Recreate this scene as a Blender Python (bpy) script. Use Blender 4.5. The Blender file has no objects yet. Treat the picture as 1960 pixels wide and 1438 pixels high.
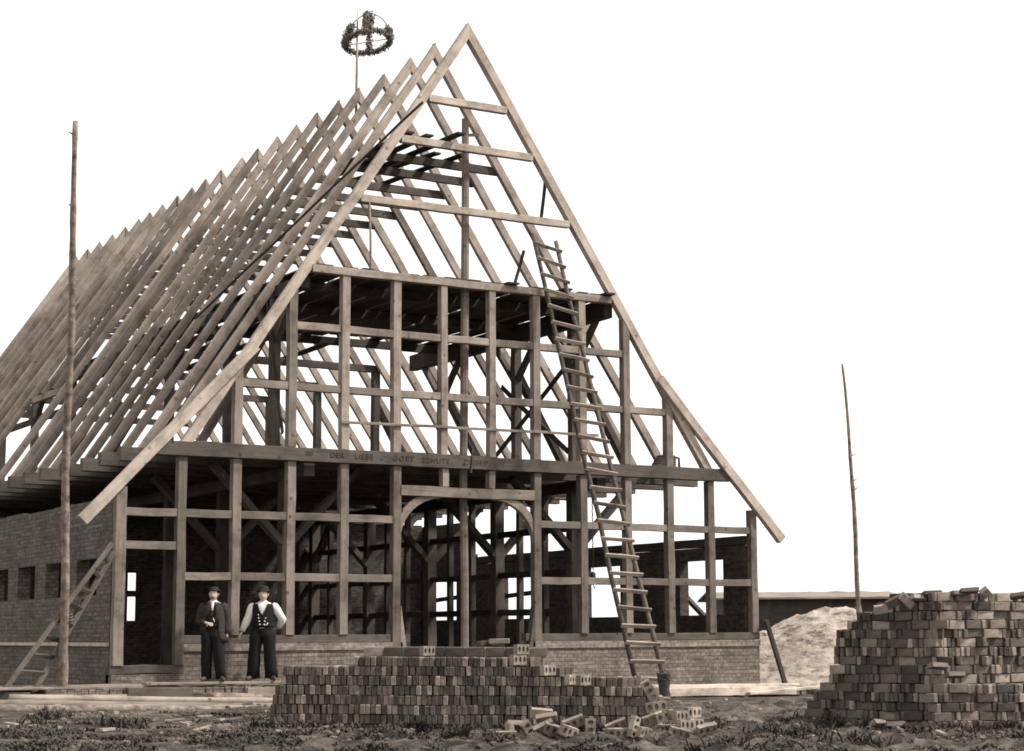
import bpy, bmesh, math, random
from mathutils import Vector, Matrix, noise
from math import radians as R, sin, cos, pi
random.seed(7)
S = bpy.context.scene; C = S.collection
# ---------------------------------------------------------------- camera
cam_d = bpy.data.cameras.new('camera'); cam = bpy.data.objects.new('camera', cam_d); C.objects.link(cam); S.camera = cam
CP = Vector((-17.7827, -31.6763, 0.93)); YAW, PIT, ROL = R(30.684), R(8.1506), R(-0.2913); FPX = 3460.1
F = Vector((sin(YAW)*cos(PIT), cos(YAW)*cos(PIT), sin(PIT))); RT0 = Vector((cos(YAW), -sin(YAW), 0)); U0 = RT0.cross(F)
RT = cos(ROL)*RT0 + sin(ROL)*U0; UP = -sin(ROL)*RT0 + cos(ROL)*U0
cam.matrix_world = Matrix(((RT.x, UP.x, -F.x, CP.x), (RT.y, UP.y, -F.y, CP.y), (RT.z, UP.z, -F.z, CP.z), (0, 0, 0, 1)))
cam_d.sensor_fit = 'HORIZONTAL'; cam_d.sensor_width = 36; cam_d.lens = FPX/1960*36; cam_d.clip_end = 3000; cam_d.clip_start = .1
# ---------------------------------------------------------------- world, sun, exposure
SUN_EL, SUN_AZ = R(50), R(128)          # azimuth from +Y towards +X
w = bpy.data.worlds.new('World'); S.world = w; w.use_nodes = True
nt = w.node_tree; nt.nodes.clear()
sky = nt.nodes.new('ShaderNodeTexSky'); sky.sky_type = 'NISHITA'; sky.sun_disc = False; sky.sun_elevation = SUN_EL; sky.sun_rotation = SUN_AZ
sky.dust_density = 1; sky.air_density = 1; sky.ozone_density = .5
hs = nt.nodes.new('ShaderNodeHueSaturation'); hs.inputs['Saturation'].default_value = .0
mx = nt.nodes.new('ShaderNodeMix'); mx.data_type = 'RGBA'; mx.blend_type = 'MULTIPLY'; mx.inputs['Factor'].default_value = 1
mx.inputs['B'].default_value = (1, .985, .96, 1)
ov = nt.nodes.new('ShaderNodeMix'); ov.data_type = 'RGBA'; ov.inputs['Factor'].default_value = .6; ov.inputs['B'].default_value = (4.1, 4.04, 3.94, 1)   # thin overcast veil
bg = nt.nodes.new('ShaderNodeBackground'); bg.inputs['Strength'].default_value = .15
wo = nt.nodes.new('ShaderNodeOutputWorld')
nt.links.new(sky.outputs[0], hs.inputs['Color']); nt.links.new(hs.outputs[0], mx.inputs['A']); nt.links.new(mx.outputs['Result'], ov.inputs['A']); nt.links.new(ov.outputs['Result'], bg.inputs[0]); nt.links.new(bg.outputs[0], wo.inputs[0])
sd = bpy.data.lights.new('sun', 'SUN'); sun = bpy.data.objects.new('sun', sd); C.objects.link(sun)
sd.energy = 3.0; sd.angle = R(5); sd.color = (1, .97, .92)
sdir = Vector((sin(SUN_AZ)*cos(SUN_EL), cos(SUN_AZ)*cos(SUN_EL), sin(SUN_EL)))
sun.rotation_euler = (-sdir).to_track_quat('-Z', 'Y').to_euler()
S.view_settings.view_transform = 'Standard'; S.view_settings.look = 'None'; S.view_settings.exposure = 1.0; S.view_settings.gamma = 1
S.cycles.filter_width = 1.75
S.render.resolution_x = 1024; S.render.resolution_y = 751
# ---------------------------------------------------------------- materials
def newmat(name):
    m = bpy.data.materials.new(name); m.use_nodes = True; n = m.node_tree; b = n.nodes['Principled BSDF']
    b.inputs['Roughness'].default_value = .85
    if 'Specular IOR Level' in b.inputs: b.inputs['Specular IOR Level'].default_value = .2
    return m, n, b
def N(n, t, **k):
    x = n.nodes.new(t)
    for a, v in k.items(): setattr(x, a, v)
    return x
def ramp(n, stops, src):
    stops = [(p_, c_ if hasattr(c_, '__len__') else (c_,)*3) for p_, c_ in stops]
    r = N(n, 'ShaderNodeValToRGB'); e = r.color_ramp.elements
    e[0].position, e[0].color = stops[0][0], (*stops[0][1], 1); e[1].position, e[1].color = stops[-1][0], (*stops[-1][1], 1)
    for p, c in stops[1:-1]: q = e.new(p); q.color = (*c, 1)
    n.links.new(src, r.inputs[0]); return r.outputs[0]
def mixc(n, a, b, fac, mode='MULTIPLY'):
    m = N(n, 'ShaderNodeMix', data_type='RGBA', blend_type=mode)
    for s, v in (('Factor', fac), ('A', a), ('B', b)):
        if hasattr(v, 'links'): n.links.new(v, m.inputs[s])
        else: m.inputs[s].default_value = v if s == 'Factor' else (*v, 1)
    return m.outputs['Result']
def noi(n, vec, scale, detail=4, rough=.6):
    x = N(n, 'ShaderNodeTexNoise'); x.inputs['Scale'].default_value = scale; x.inputs['Detail'].default_value = detail; x.inputs['Roughness'].default_value = rough
    n.links.new(vec, x.inputs['Vector']); return x.outputs['Fac']
def bump(n, b, h, s=.4, d=.01):
    x = N(n, 'ShaderNodeBump'); x.inputs['Strength'].default_value = s; x.inputs['Distance'].default_value = d
    n.links.new(h, x.inputs['Height']); n.links.new(x.outputs[0], b.inputs['Normal'])
def sep(v): return (v, v*.825, v*.69)
def wood(name, lo, hi, knots=True, vary=.45):
    m, n, b = newmat(name); tc = N(n, 'ShaderNodeTexCoord'); oi = N(n, 'ShaderNodeObjectInfo')
    ad = N(n, 'ShaderNodeVectorMath', operation='MULTIPLY_ADD'); n.links.new(tc.outputs['Object'], ad.inputs[0]); ad.inputs[1].default_value = (.07, 1, 1)
    sc = N(n, 'ShaderNodeVectorMath', operation='SCALE'); sc.inputs[0].default_value = (13, 7, 5); n.links.new(oi.outputs['Random'], sc.inputs['Scale']); n.links.new(sc.outputs[0], ad.inputs[2])
    g = noi(n, ad.outputs[0], 22, 5, .65)
    col = ramp(n, [(.25, sep(lo)), (.75, sep(hi))], g)
    ad2 = N(n, 'ShaderNodeVectorMath', operation='ADD'); n.links.new(tc.outputs['Object'], ad2.inputs[0]); n.links.new(sc.outputs[0], ad2.inputs[1])
    st = noi(n, ad2.outputs[0], 1.6, 5, .7)
    col = mixc(n, col, ramp(n, [(.3, (.38, .36, .34)), (.5, (.9, .9, .9)), (.66, (1.15, 1.15, 1.15))], st), .9)
    if knots:
        vo = N(n, 'ShaderNodeTexVoronoi'); vo.inputs['Scale'].default_value = 3.1; vo.inputs['Randomness'].default_value = 1; n.links.new(ad2.outputs[0], vo.inputs['Vector'])
        col = mixc(n, col, ramp(n, [(.07, (.3, .27, .25)), (.15, (1, 1, 1))], vo.outputs['Distance']), .75)
    rr = N(n, 'ShaderNodeMapRange'); rr.inputs['To Min'].default_value = 1-vary; rr.inputs['To Max'].default_value = 1+vary*.35; n.links.new(oi.outputs['Random'], rr.inputs['Value'])
    cb = N(n, 'ShaderNodeCombineXYZ'); [n.links.new(rr.outputs[0], cb.inputs[i]) for i in range(3)]
    col = mixc(n, col, cb.outputs[0], 1.)
    n.links.new(col, b.inputs['Base Color']); bump(n, b, g, .5, .004); return m
def plain(name, col, nscale=8, var=.4, rough=.9, bstr=.3, bd=.01):
    m, n, b = newmat(name); tc = N(n, 'ShaderNodeTexCoord'); g = noi(n, tc.outputs['Object'], nscale)
    lo = tuple(c*(1-var) for c in col); hi = tuple(min(1, c*(1+var)) for c in col)
    n.links.new(ramp(n, [(.3, lo), (.7, hi)], g), b.inputs['Base Color']); b.inputs['Roughness'].default_value = rough; bump(n, b, g, bstr, bd); return m
def brickwall(name, c1, c2, mort, rowlock=False, stain=.7):
    m, n, b = newmat(name); tc = N(n, 'ShaderNodeTexCoord'); sx = N(n, 'ShaderNodeSeparateXYZ'); n.links.new(tc.outputs['Object'], sx.inputs[0])
    ad = N(n, 'ShaderNodeMath', operation='ADD'); n.links.new(sx.outputs[0], ad.inputs[0]); n.links.new(sx.outputs[1], ad.inputs[1])
    cb = N(n, 'ShaderNodeCombineXYZ'); n.links.new(ad.outputs[0], cb.inputs[0]); n.links.new(sx.outputs[2], cb.inputs[1])
    wob = N(n, 'ShaderNodeTexNoise'); wob.inputs['Scale'].default_value = 9; n.links.new(tc.outputs['Object'], wob.inputs['Vector'])
    wa = N(n, 'ShaderNodeVectorMath', operation='MULTIPLY_ADD'); n.links.new(wob.outputs['Color'], wa.inputs[0]); wa.inputs[1].default_value = (.018, .018, 0); n.links.new(cb.outputs[0], wa.inputs[2])
    br = N(n, 'ShaderNodeTexBrick'); br.offset = .5; n.links.new(wa.outputs[0], br.inputs['Vector'])
    br.inputs['Scale'].default_value = 1; br.inputs['Mortar Size'].default_value = .006; br.inputs['Mortar Smooth'].default_value = .3; br.inputs['Bias'].default_value = -.1
    br.inputs['Brick Width'].default_value = .072 if rowlock else .135; br.inputs['Row Height'].default_value = .125 if rowlock else .077
    br.inputs['Color1'].default_value = (*c1, 1); br.inputs['Color2'].default_value = (*c2, 1); br.inputs['Mortar'].default_value = (*mort, 1)
    st = noi(n, tc.outputs['Object'], 1.1, 6, .7); sp = noi(n, tc.outputs['Object'], 14, 3, .6)
    col = mixc(n, br.outputs['Color'], ramp(n, [(.3, (.55, .53, .52)), (.65, (1.15, 1.15, 1.15))], st), stain)
    mpp = N(n, 'ShaderNodeMapping'); mpp.inputs['Scale'].default_value = (1.3, 14, 1); n.links.new(cb.outputs[0], mpp.inputs[0]); rw = noi(n, mpp.outputs[0], 1, 3, .7)
    col = mixc(n, col, ramp(n, [(.3, (.62, .62, .62)), (.7, (1.3, 1.3, 1.3))], rw), .9)
    col = mixc(n, col, ramp(n, [(.38, (.6, .6, .6)), (.72, (1.45, 1.45, 1.45))], sp), .6)
    ef = noi(n, mpp.outputs[0], 2.6, 4, .7); col = mixc(n, col, sep(.42), ramp(n, [(.66, (0, 0, 0)), (.74, (.7, .7, .7))], ef), 'MIX')
    n.links.new(col, b.inputs['Base Color']); iv = N(n, 'ShaderNodeMath', operation='SUBTRACT'); iv.inputs[0].default_value = 1; n.links.new(br.outputs['Fac'], iv.inputs[1])
    a2 = N(n, 'ShaderNodeMath', operation='MULTIPLY_ADD'); n.links.new(sp, a2.inputs[0]); a2.inputs[1].default_value = .6; n.links.new(iv.outputs[0], a2.inputs[2])
    bump(n, b, a2.outputs[0], .8, .008); return m
M = {}
M['pale'] = wood('pale_timber', .34, .54, vary=.12)
M['post'] = wood('sawn_timber', .19, .33, vary=.35)
M['raft'] = wood('rafter_timber', .23, .38, vary=.5)
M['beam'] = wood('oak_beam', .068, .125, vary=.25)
M['low'] = wood('lower_wall_timber', .135, .25, vary=.35)  # darker copy of the sawn timber, standing in for flare on upper posts
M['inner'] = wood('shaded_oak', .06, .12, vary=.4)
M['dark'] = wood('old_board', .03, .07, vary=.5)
M['plank'] = wood('weathered_plank', .2, .36, vary=.3)
M['fresh'] = wood('fresh_sawn_beam', .45, .66, vary=.1)
M['oldlog'] = wood('old_log', .12, .24)
M['oldwood'] = wood('old_pole', .07, .14)
M['bark'] = plain('bark', (.17, .135, .11), 7, .65, bstr=.8, bd=.03)
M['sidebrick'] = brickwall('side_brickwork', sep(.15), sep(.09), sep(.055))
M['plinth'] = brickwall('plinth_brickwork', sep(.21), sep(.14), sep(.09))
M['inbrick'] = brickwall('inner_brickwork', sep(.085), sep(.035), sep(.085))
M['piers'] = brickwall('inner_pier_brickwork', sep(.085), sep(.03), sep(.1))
M['coping'] = brickwall('rowlock_brickwork', sep(.27), sep(.16), sep(.27), True)
M['ledge'] = plain('mortar_ledge', sep(.42), 6, .25)
def brickmat(name, lo, hi, pale):
    m, n, b = newmat(name); oi = N(n, 'ShaderNodeObjectInfo'); ge = N(n, 'ShaderNodeNewGeometry'); tc = N(n, 'ShaderNodeTexCoord')
    ad = N(n, 'ShaderNodeMath', operation='ADD'); n.links.new(oi.outputs['Random'], ad.inputs[0]); n.links.new(ge.outputs['Random Per Island'], ad.inputs[1])
    fr = N(n, 'ShaderNodeMath', operation='FRACT'); n.links.new(ad.outputs[0], fr.inputs[0])
    col = ramp(n, [(0., sep(lo)), (.45, sep((lo+hi)/2)), (.8, sep(hi)), (.93, sep(pale))], fr.outputs[0])
    g = noi(n, tc.outputs['Object'], 16, 4); col = mixc(n, col, ramp(n, [(.3, (.6, .6, .6)), (.7, (1.2, 1.2, 1.2))], g), .8)
    n.links.new(col, b.inputs['Base Color']); bump(n, b, g, .5, .006); return m
M['brick'] = brickmat('fired_brick', .055, .135, .27)
M['bricklight'] = brickmat('pale_brick', .16, .27, .36)
def groundmat():
    m, n, b = newmat('earth'); tc = N(n, 'ShaderNodeTexCoord'); v = tc.outputs['Object']
    a = noi(n, v, 1.5, 8, .78); c = noi(n, v, 9, 8, .8)
    col = ramp(n, [(.3, sep(.026)), (.45, sep(.062)), (.52, sep(.15)), (.64, sep(.3))], a)
    col = mixc(n, col, ramp(n, [(.3, (.35, .35, .35)), (.7, (1.5, 1.5, 1.5))], c), .9)
    n.links.new(col, b.inputs['Base Color']); bump(n, b, c, 1., .2); return m
M['earth'] = groundmat()
M['sand'] = plain('sand', sep(.5), 3, .2, bstr=.5, bd=.05)
M['grass'] = plain('dry_grass', sep(.055), .8, .6)
M['leaf'] = plain('wreath_leaf', (.19, .165, .135), 20, .5)  # leaf tone lightened to stand for haze
M['iron'] = plain('iron', (.05, .045, .042), 12, .4, .5)
M['rope'] = plain('rope', (.09, .075, .06), 30, .4)
M['roofing'] = plain('roof_sheet', sep(.2), 1, .3)
M['board'] = plain('tarred_boards', sep(.05), 2, .4)
M['tri'] = plain('dark_wool', (.009, .008, .0075), 30, .4, bstr=.4)
M['coat'] = plain('brown_wool', (.035, .028, .023), 25, .35, bstr=.4)
M['vest'] = plain('black_wool', (.012, .011, .010), 25, .3)
M['shirt'] = plain('white_linen', (.66, .64, .60), 10, .1, bstr=.6)
M['skin'] = plain('skin', (.5, .39, .31), 6, .12, rough=.6, bstr=.05)
M['hair'] = plain('hair', (.05, .04, .033), 40, .3)
M['felt'] = plain('felt', (.022, .020, .018), 30, .3)
M['boot'] = plain('boot_leather', (.06, .05, .042), 15, .4, rough=.6)
M['brass'] = plain('button', (.75, .72, .66), 10, .1, rough=.3)
M['ink'] = plain('faded_paint', sep(.06), 10, .5)
# ---------------------------------------------------------------- helpers
def link(name, me, mat=None, parent=None):
    o = bpy.data.objects.new(name, me); C.objects.link(o)
    if mat is not None and me is not None and not me.materials: me.materials.append(mat)
    if parent is not None: o.parent = parent
    return o
def tag(o, label=None, cat=None, group=None, kind=None):
    for k, v in (('label', label), ('category', cat), ('group', group), ('kind', kind)):
        if v: o[k] = v
    return o
def thing(name, loc, label, cat, group=None):
    o = link(name, None); o.location = loc; return tag(o, label, cat, group)
def pyd(name, vs, fs, smooth=False):
    me = bpy.data.meshes.new(name); me.from_pydata([tuple(v) for v in vs], [], fs); me.update()
    if smooth: me.polygons.foreach_set('use_smooth', [True]*len(me.polygons))
    return me
def frame_mat(p0, p1, up):
    x = (p1-p0).normalized(); y = up.cross(x)
    if y.length < 1e-4: y = Vector((0, 1, 0)).cross(x)
    y.normalize(); z = x.cross(y)
    return Matrix(((x.x, y.x, z.x, p0.x), (x.y, y.y, z.y, p0.y), (x.z, y.z, z.z, p0.z), (0, 0, 0, 1)))
def beam_mesh(L, wd, h, rough=.006, bow=0., seed=None, chamfer=.006):
    rnd = random.Random(seed); n = max(2, min(14, int(L/.7)+1)); vs = []; fs = []
    ch = min(chamfer, wd*.2, h*.2); prof = [(-1, -1, 1, 0), (-1, -1, 0, 1), (-1, 1, 0, -1), (-1, 1, 1, 0), (1, 1, -1, 0), (1, 1, 0, -1), (1, -1, 0, 1), (1, -1, -1, 0)]
    b1, b2 = rnd.uniform(-bow, bow), rnd.uniform(-bow, bow)
    for i in range(n+1):
        t = i/n; oy = b1*sin(pi*t)+rnd.uniform(-rough, rough); oz = b2*sin(pi*t)+rnd.uniform(-rough, rough); s = 1+rnd.uniform(-rough, rough)*4
        for a, b_, c, d in prof: vs.append((L*t, (a*wd/2+c*ch)*s+oy, (b_*h/2+d*ch)*s+oz))
    for i in range(n):
        for j in range(8): a = i*8+j; b_ = i*8+(j+1) % 8; fs.append((a, b_, b_+8, a+8))
    fs.append(tuple(range(7, -1, -1))); fs.append(tuple(range(n*8, n*8+8)))
    return pyd('timber', vs, fs)
UPZ = Vector((0, 0, 1))
def beam(name, p0, p1, wd, h, mat, parent=None, up=UPZ, bow=.014, seed=None):
    p0, p1 = Vector(p0), Vector(p1); me = beam_mesh((p1-p0).length, wd, h, bow=bow, seed=seed or random.random())
    o = link(name, me, mat, parent); m = frame_mat(p0, p1, Vector(up))
    if parent is not None: m = Matrix.Translation(-world_loc(parent)) @ m
    o.matrix_local = m; return o
def world_loc(o):
    v = Vector(o.location)
    while o.parent is not None: o = o.parent; v += Vector(o.location)
    return v
def boxes(bs):
    vs = []; fs = []
    for (x0, y0, z0, x1, y1, z1) in bs:
        k = len(vs); vs += [(x, y, z) for x in (x0, x1) for y in (y0, y1) for z in (z0, z1)]
        fs += [(k, k+1, k+3, k+2), (k+4, k+6, k+7, k+5), (k, k+4, k+5, k+1), (k+2, k+3, k+7, k+6), (k, k+2, k+6, k+4), (k+1, k+5, k+7, k+3)]
    return vs, fs
def tube_mesh(pts, rads, seg=10, caps=True, smooth=True, wob=0.):
    pts = [Vector(p) for p in pts]; vs = []; fs = []; n = len(pts)
    ref = Vector((0, 1, 0)) if abs((pts[-1]-pts[0]).normalized().y) < .9 else Vector((1, 0, 0))
    for i, p in enumerate(pts):
        t = (pts[min(i+1, n-1)]-pts[max(i-1, 0)]).normalized(); a = (ref-t*ref.dot(t)).normalized(); b_ = t.cross(a); r = rads[i]
        rx, ry = (r if isinstance(r, tuple) else (r, r))
        for k in range(seg):
            th = 2*pi*k/seg; q = 1+(random.uniform(-wob, wob) if wob else 0); vs.append(p+b_*cos(th)*rx*q+a*sin(th)*ry*q)
    for i in range(n-1):
        for k in range(seg): a = i*seg+k; b_ = i*seg+(k+1) % seg; fs.append((a, b_, b_+seg, a+seg))
    if caps: fs.append(tuple(range(seg-1, -1, -1))); fs.append(tuple(range((n-1)*seg, n*seg)))
    return pyd('tube', vs, fs, smooth)
def join(meshes, name='joined'):
    vs = []; fs = []; sm = False
    for me in meshes:
        k = len(vs); vs += [v.co.copy() for v in me.vertices]; fs += [tuple(k+i for i in p.vertices) for p in me.polygons]
        sm = sm or (len(me.polygons) and me.polygons[0].use_smooth)
    return pyd(name, vs, fs, sm)
def copy_tree(o, parent=None):
    c = o.copy(); C.objects.link(c)
    if parent is not None: c.parent = parent
    for ch in list(o.children): copy_tree(ch, c)
    return c
# ---------------------------------------------------------------- ground
def gz(x, y):
    u = (x+17.78)*.86-(y+31.68)*.51
    z = -.235-.012*max(-14, min(14, u))
    z -= .10*max(0, min(1, (x-.5)/2))*max(0, min(1, (y+6)/4))
    t = max(0, min(1, (y+1.35)/.5))*max(0, min(1, (2-x)/1.5)) if -9 < x < 9 else 0
    if 0 < t: z = z*(1-t*.6)
    far = min(1, max(0, (math.hypot(x, y)-40)/60))
    nz = noise.noise(Vector((x*.9, y*.9, 0)))*.05+noise.noise(Vector((x*2.3, y*2.3, 3)))*.06+noise.noise(Vector((x*6, y*6, 5)))*.03
    v = (y+9.5-.55*(x+6.5))                       # rough heath in the foreground
    rough = 1 if v < -1.5 else (.35 if y < -1.5 else .15)
    if rough > .9 : nz += max(0, noise.noise(Vector((x*1.5+9, y*1.5, 7))))*.12+max(0, noise.noise(Vector((x*3.1, y*3.1, 17))))*.14-.05
    return z+nz*rough-(far*.4)
def ax(lo, hi, st, ext):
    a = []; x = lo
    while x < hi: a.append(x); x += st
    l = [lo-e for e in reversed(ext)]; return l+a+[hi+e for e in ext]
ext = (.6, 1.4, 2.6, 4.5, 7, 11, 17, 26, 40, 60, 90, 140, 220, 350, 600, 1000)
xs = ax(-15, 12, .09, ext); ys = ax(-19.5, .6, .09, ext)
vs = [(x, y, gz(x, y)) for y in ys for x in xs]; nx = len(xs)
fs = [(j*nx+i, j*nx+i+1, (j+1)*nx+i+1, (j+1)*nx+i) for j in range(len(ys)-1) for i in range(nx-1)]
g = link('ground', pyd('ground', vs, fs, True), M['earth']); tag(g, kind='structure')
# ---------------------------------------------------------------- barn
D = [1.51, 2.65, 3.96, 5.25, 6.36, 7.58, 8.79, 9.99, 11.31, 12.38, 13.85, 15.05, 16.08, 17.26, 18.52, 19.68, 20.63, 21.9, 23.11, 24.43, 25.67, 26.95]
K = 1.489; HZ = 13.57; TT = 4.49
barn = thing('barn', (0, 0, 0), 'large timber framed barn under construction with bare rafters and steep open gable', 'barn')
def outx(z): return (HZ-z)/K
# brick side walls, built of boxes round the window openings
def wall_y(name, x0, x1, y0, y1, z0, z1, wins, mat, ragged=0.):
    bs = []; ws = sorted(wins); y = y0
    for (a, b_, c, d) in ws:
        bs.append((x0, y, z0, x1, a, z1)); bs.append((x0, a, z0, x1, b_, c)); bs.append((x0, a, d, x1, b_, z1)); y = b_
    bs.append((x0, y, z0, x1, y1, z1))
    vs, fs = boxes(bs)
    if ragged:
        rb = []; y = y0
        while y < y1:
            L = random.uniform(.3, 1.3); h = random.choice([0, .03, .05, .077, .077, .11])*ragged
            if h: rb.append((x0+random.uniform(0.004, .05), y+.004, z1+.002, x1-random.uniform(0.004, .1), min(y+L, y1), z1+h))
            y += L
        v2, f2 = boxes(rb); k = len(vs); vs += v2; fs += [tuple(k+i for i in f) for f in f2]
    return link(name, pyd(name, vs, fs), mat, barn)
winL = [(1.0+2*i, 2.25+2*i, 1.69, 2.36) for i in range(13)]
wl = wall_y('side_wall', -7.3, -7.04, .19, 27.4, -.5, 3.44, winL, M['sidebrick'], .45); wl['label'] = 'long left brick wall with a row of square window openings'
lb = pyd('ledge', *boxes([(-7.35, .19, .755, -7.303, 27.4, .82)])); link('ledge', lb, M['ledge'], wl)
winR = [(.95+4.12*i, 2.6+4.12*i, 1.34, 2.58) for i in range(7)]
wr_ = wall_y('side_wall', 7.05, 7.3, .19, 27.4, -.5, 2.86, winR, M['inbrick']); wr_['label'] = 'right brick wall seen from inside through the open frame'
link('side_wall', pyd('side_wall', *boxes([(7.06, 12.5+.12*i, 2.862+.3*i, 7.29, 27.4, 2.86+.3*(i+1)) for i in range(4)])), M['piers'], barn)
beam('wall_plate', (7.17, .2, 2.97), (7.17, 12.45, 2.97), .22, .19, M['inner'], barn)
for y0, z0, z1 in ((9.2, 2.02, 1.94), (13.35, 1.98, 1.9)): beam('opening_bar', (7.17, y0, z0), (7.17, y0+1.65, z1), .06, .12, M['dark'], barn)
for y0 in (13.95,): beam('opening_bar', (7.17, y0, 1.34), (7.17, y0, 2.58), .08, .08, M['dark'], barn, up=(0, 1, 0))
# far gable wall with openings
def wall_x(name, y0, y1, segs, mat):
    vs, fs = boxes([(a, y0, z0, b_, y1, z1) for a, b_, z0, z1 in segs]); return link(name, pyd(name, vs, fs), mat, barn)
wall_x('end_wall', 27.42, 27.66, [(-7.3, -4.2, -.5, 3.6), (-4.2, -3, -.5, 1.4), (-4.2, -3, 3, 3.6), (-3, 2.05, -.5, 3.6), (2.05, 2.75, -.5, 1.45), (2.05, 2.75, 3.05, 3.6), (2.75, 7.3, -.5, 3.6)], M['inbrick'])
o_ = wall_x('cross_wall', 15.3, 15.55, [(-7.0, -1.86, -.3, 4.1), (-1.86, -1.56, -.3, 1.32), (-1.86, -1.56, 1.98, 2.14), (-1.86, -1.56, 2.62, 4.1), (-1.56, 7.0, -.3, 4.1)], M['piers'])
# plinth
def plinth(x0, x1, z1, cap=True):
    o = link('plinth', pyd('plinth', *boxes([(x0, .03, -.5, x1, .33, z1-(.14 if cap else 0))])), M['plinth'], barn)
    if cap: link('coping', pyd('coping', *boxes([(x0-.012, .0, z1-.137, x1+.012, .34, z1)])), M['coping'], o)
plinth(-5.95, -1.5, .79); plinth(1.5, 7.3, .79); plinth(-7.3, -5.953, .25, False)
link('floor_slab', pyd('floor', *boxes([(-7.0, .34, -.45, 7.0, 27.4, -.02)])), plain('floor_dirt', sep(.07), 2, .4), barn)
beam('sill_beam', (-5.95, .13, .868), (-1.32, .13, .868), .2, .15, M['beam'], barn)
beam('sill_beam', (1.34, .13, .868), (7.32, .13, .868), .2, .15, M['beam'], barn)
beam('sill_beam', (-7.33, .13, .33), (-5.96, .13, .33), .21, .15, M['beam'], barn)
# gable posts and rails
PW = .17
def post(x, z0, z1, mat='post', wd=PW, y=.085, lab=None):
    o = beam('gable_post', (x, y, z0), (x, y, z1), wd, PW, M[mat], barn, up=Vector((0, 1, 0)), bow=.006); return o
px = [1.62, 2.75, 3.87, 4.97, 6.05]
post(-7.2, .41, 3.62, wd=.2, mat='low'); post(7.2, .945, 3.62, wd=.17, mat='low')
for x in px:
    for s in (-1, 1):
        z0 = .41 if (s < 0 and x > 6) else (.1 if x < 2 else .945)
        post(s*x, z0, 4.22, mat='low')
for s in (-1, 1):
    post(s*1.62, 4.5, 7.94); post(s*2.75, 4.5, 7.94); post(s*3.87, 4.5, outx(0) and HZ-K*3.87-.18); post(s*4.97, 4.5, HZ-K*4.97-.15)
    post(s*.56, 4.5, 7.94, wd=.15); post(s*.54, 3.86, 4.22, wd=.14)
def rails(z, xl, h=.145, mat='post', y=.09):
    for a, b_ in zip(xl, xl[1:]):
        beam('gable_rail', (a+PW/2-.004, y, z), (b_-PW/2+.004, y, z), PW-.02, h, M[mat], barn, bow=.004)
allx = [-7.2]+[-x for x in reversed(px)]+[x for x in px]+[7.2]
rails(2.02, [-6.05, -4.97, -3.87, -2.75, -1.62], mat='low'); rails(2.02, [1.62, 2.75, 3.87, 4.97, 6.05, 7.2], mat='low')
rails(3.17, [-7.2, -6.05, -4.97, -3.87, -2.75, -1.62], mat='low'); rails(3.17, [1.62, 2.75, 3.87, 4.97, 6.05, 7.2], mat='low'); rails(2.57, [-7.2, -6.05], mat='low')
upx = [-4.97, -3.87, -2.75, -1.62, -.56, .56, 1.62, 2.75, 3.87, 4.97]
rails(5.67, upx); rails(6.86, upx[1:-1])
# door lintel, curved braces and feet
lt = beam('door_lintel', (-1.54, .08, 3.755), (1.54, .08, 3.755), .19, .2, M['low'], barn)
def curved(name, pts, wid, y0, y1, mat):
    """flat curved timber: list of (outer, inner) outline pairs in the gable plane"""
    vs = []; fs = []
    for (a, b_) in pts: vs += [(a[0], y0, a[1]), (b_[0], y0, b_[1]), (b_[0], y1, b_[1]), (a[0], y1, a[1])]
    n = len(pts)
    for i in range(n-1):
        for j in range(4): fs.append((i*4+j, i*4+(j+1) % 4, i*4+4+(j+1) % 4, i*4+4+j))
    fs.append((3, 2, 1, 0)); k = (n-1)*4; fs.append((k, k+1, k+2, k+3)); return link(name, pyd(name, vs, fs), M[mat], barn)
for s in (-1, 1):
    pr = []
    for i in range(11):
        t = i/10; a = t*pi/2
        inner = (s*(1.53-.98*(1-cos(a))), 2.78+.86*sin(a))
        ow = .15*sin(pi*min(1, max(0, t)))**.5+.01
        no = Vector((s*cos(a)*.86, sin(a)*.98)).normalized()
        outer = (inner[0]+no.x*ow, inner[1]+no.y*ow)
        outer = (s*min(abs(outer[0]), 1.532), min(outer[1], 3.652)); pr.append((outer, inner))
    curved('door_brace', pr, .15, .03, .16, 'post')
    curved('door_foot', [((s*1.533, .1), (s*(1.24 if s > 0 else 1.36), .1)), ((s*1.533, .8), (s*1.42, .8)), ((s*1.533, 1.5), (s*1.525, 1.5))], .1, .0, .16, 'post' if s < 0 else 'beam')
# tie beams
def tie(y, mat, nm='tie_beam', wd=.2, ex=6.8): return beam(nm, (-ex, y, TT-.13), (ex, y, TT-.13), wd, .26, M[mat], barn, bow=.012)
gt = tie(.05, 'beam', 'gable_tie_beam', .21, 6.6)
for d in D: tie(d+.02, 'beam' if d < 7 else 'inner', ex=6.8+random.uniform(-.08, .08))
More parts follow.
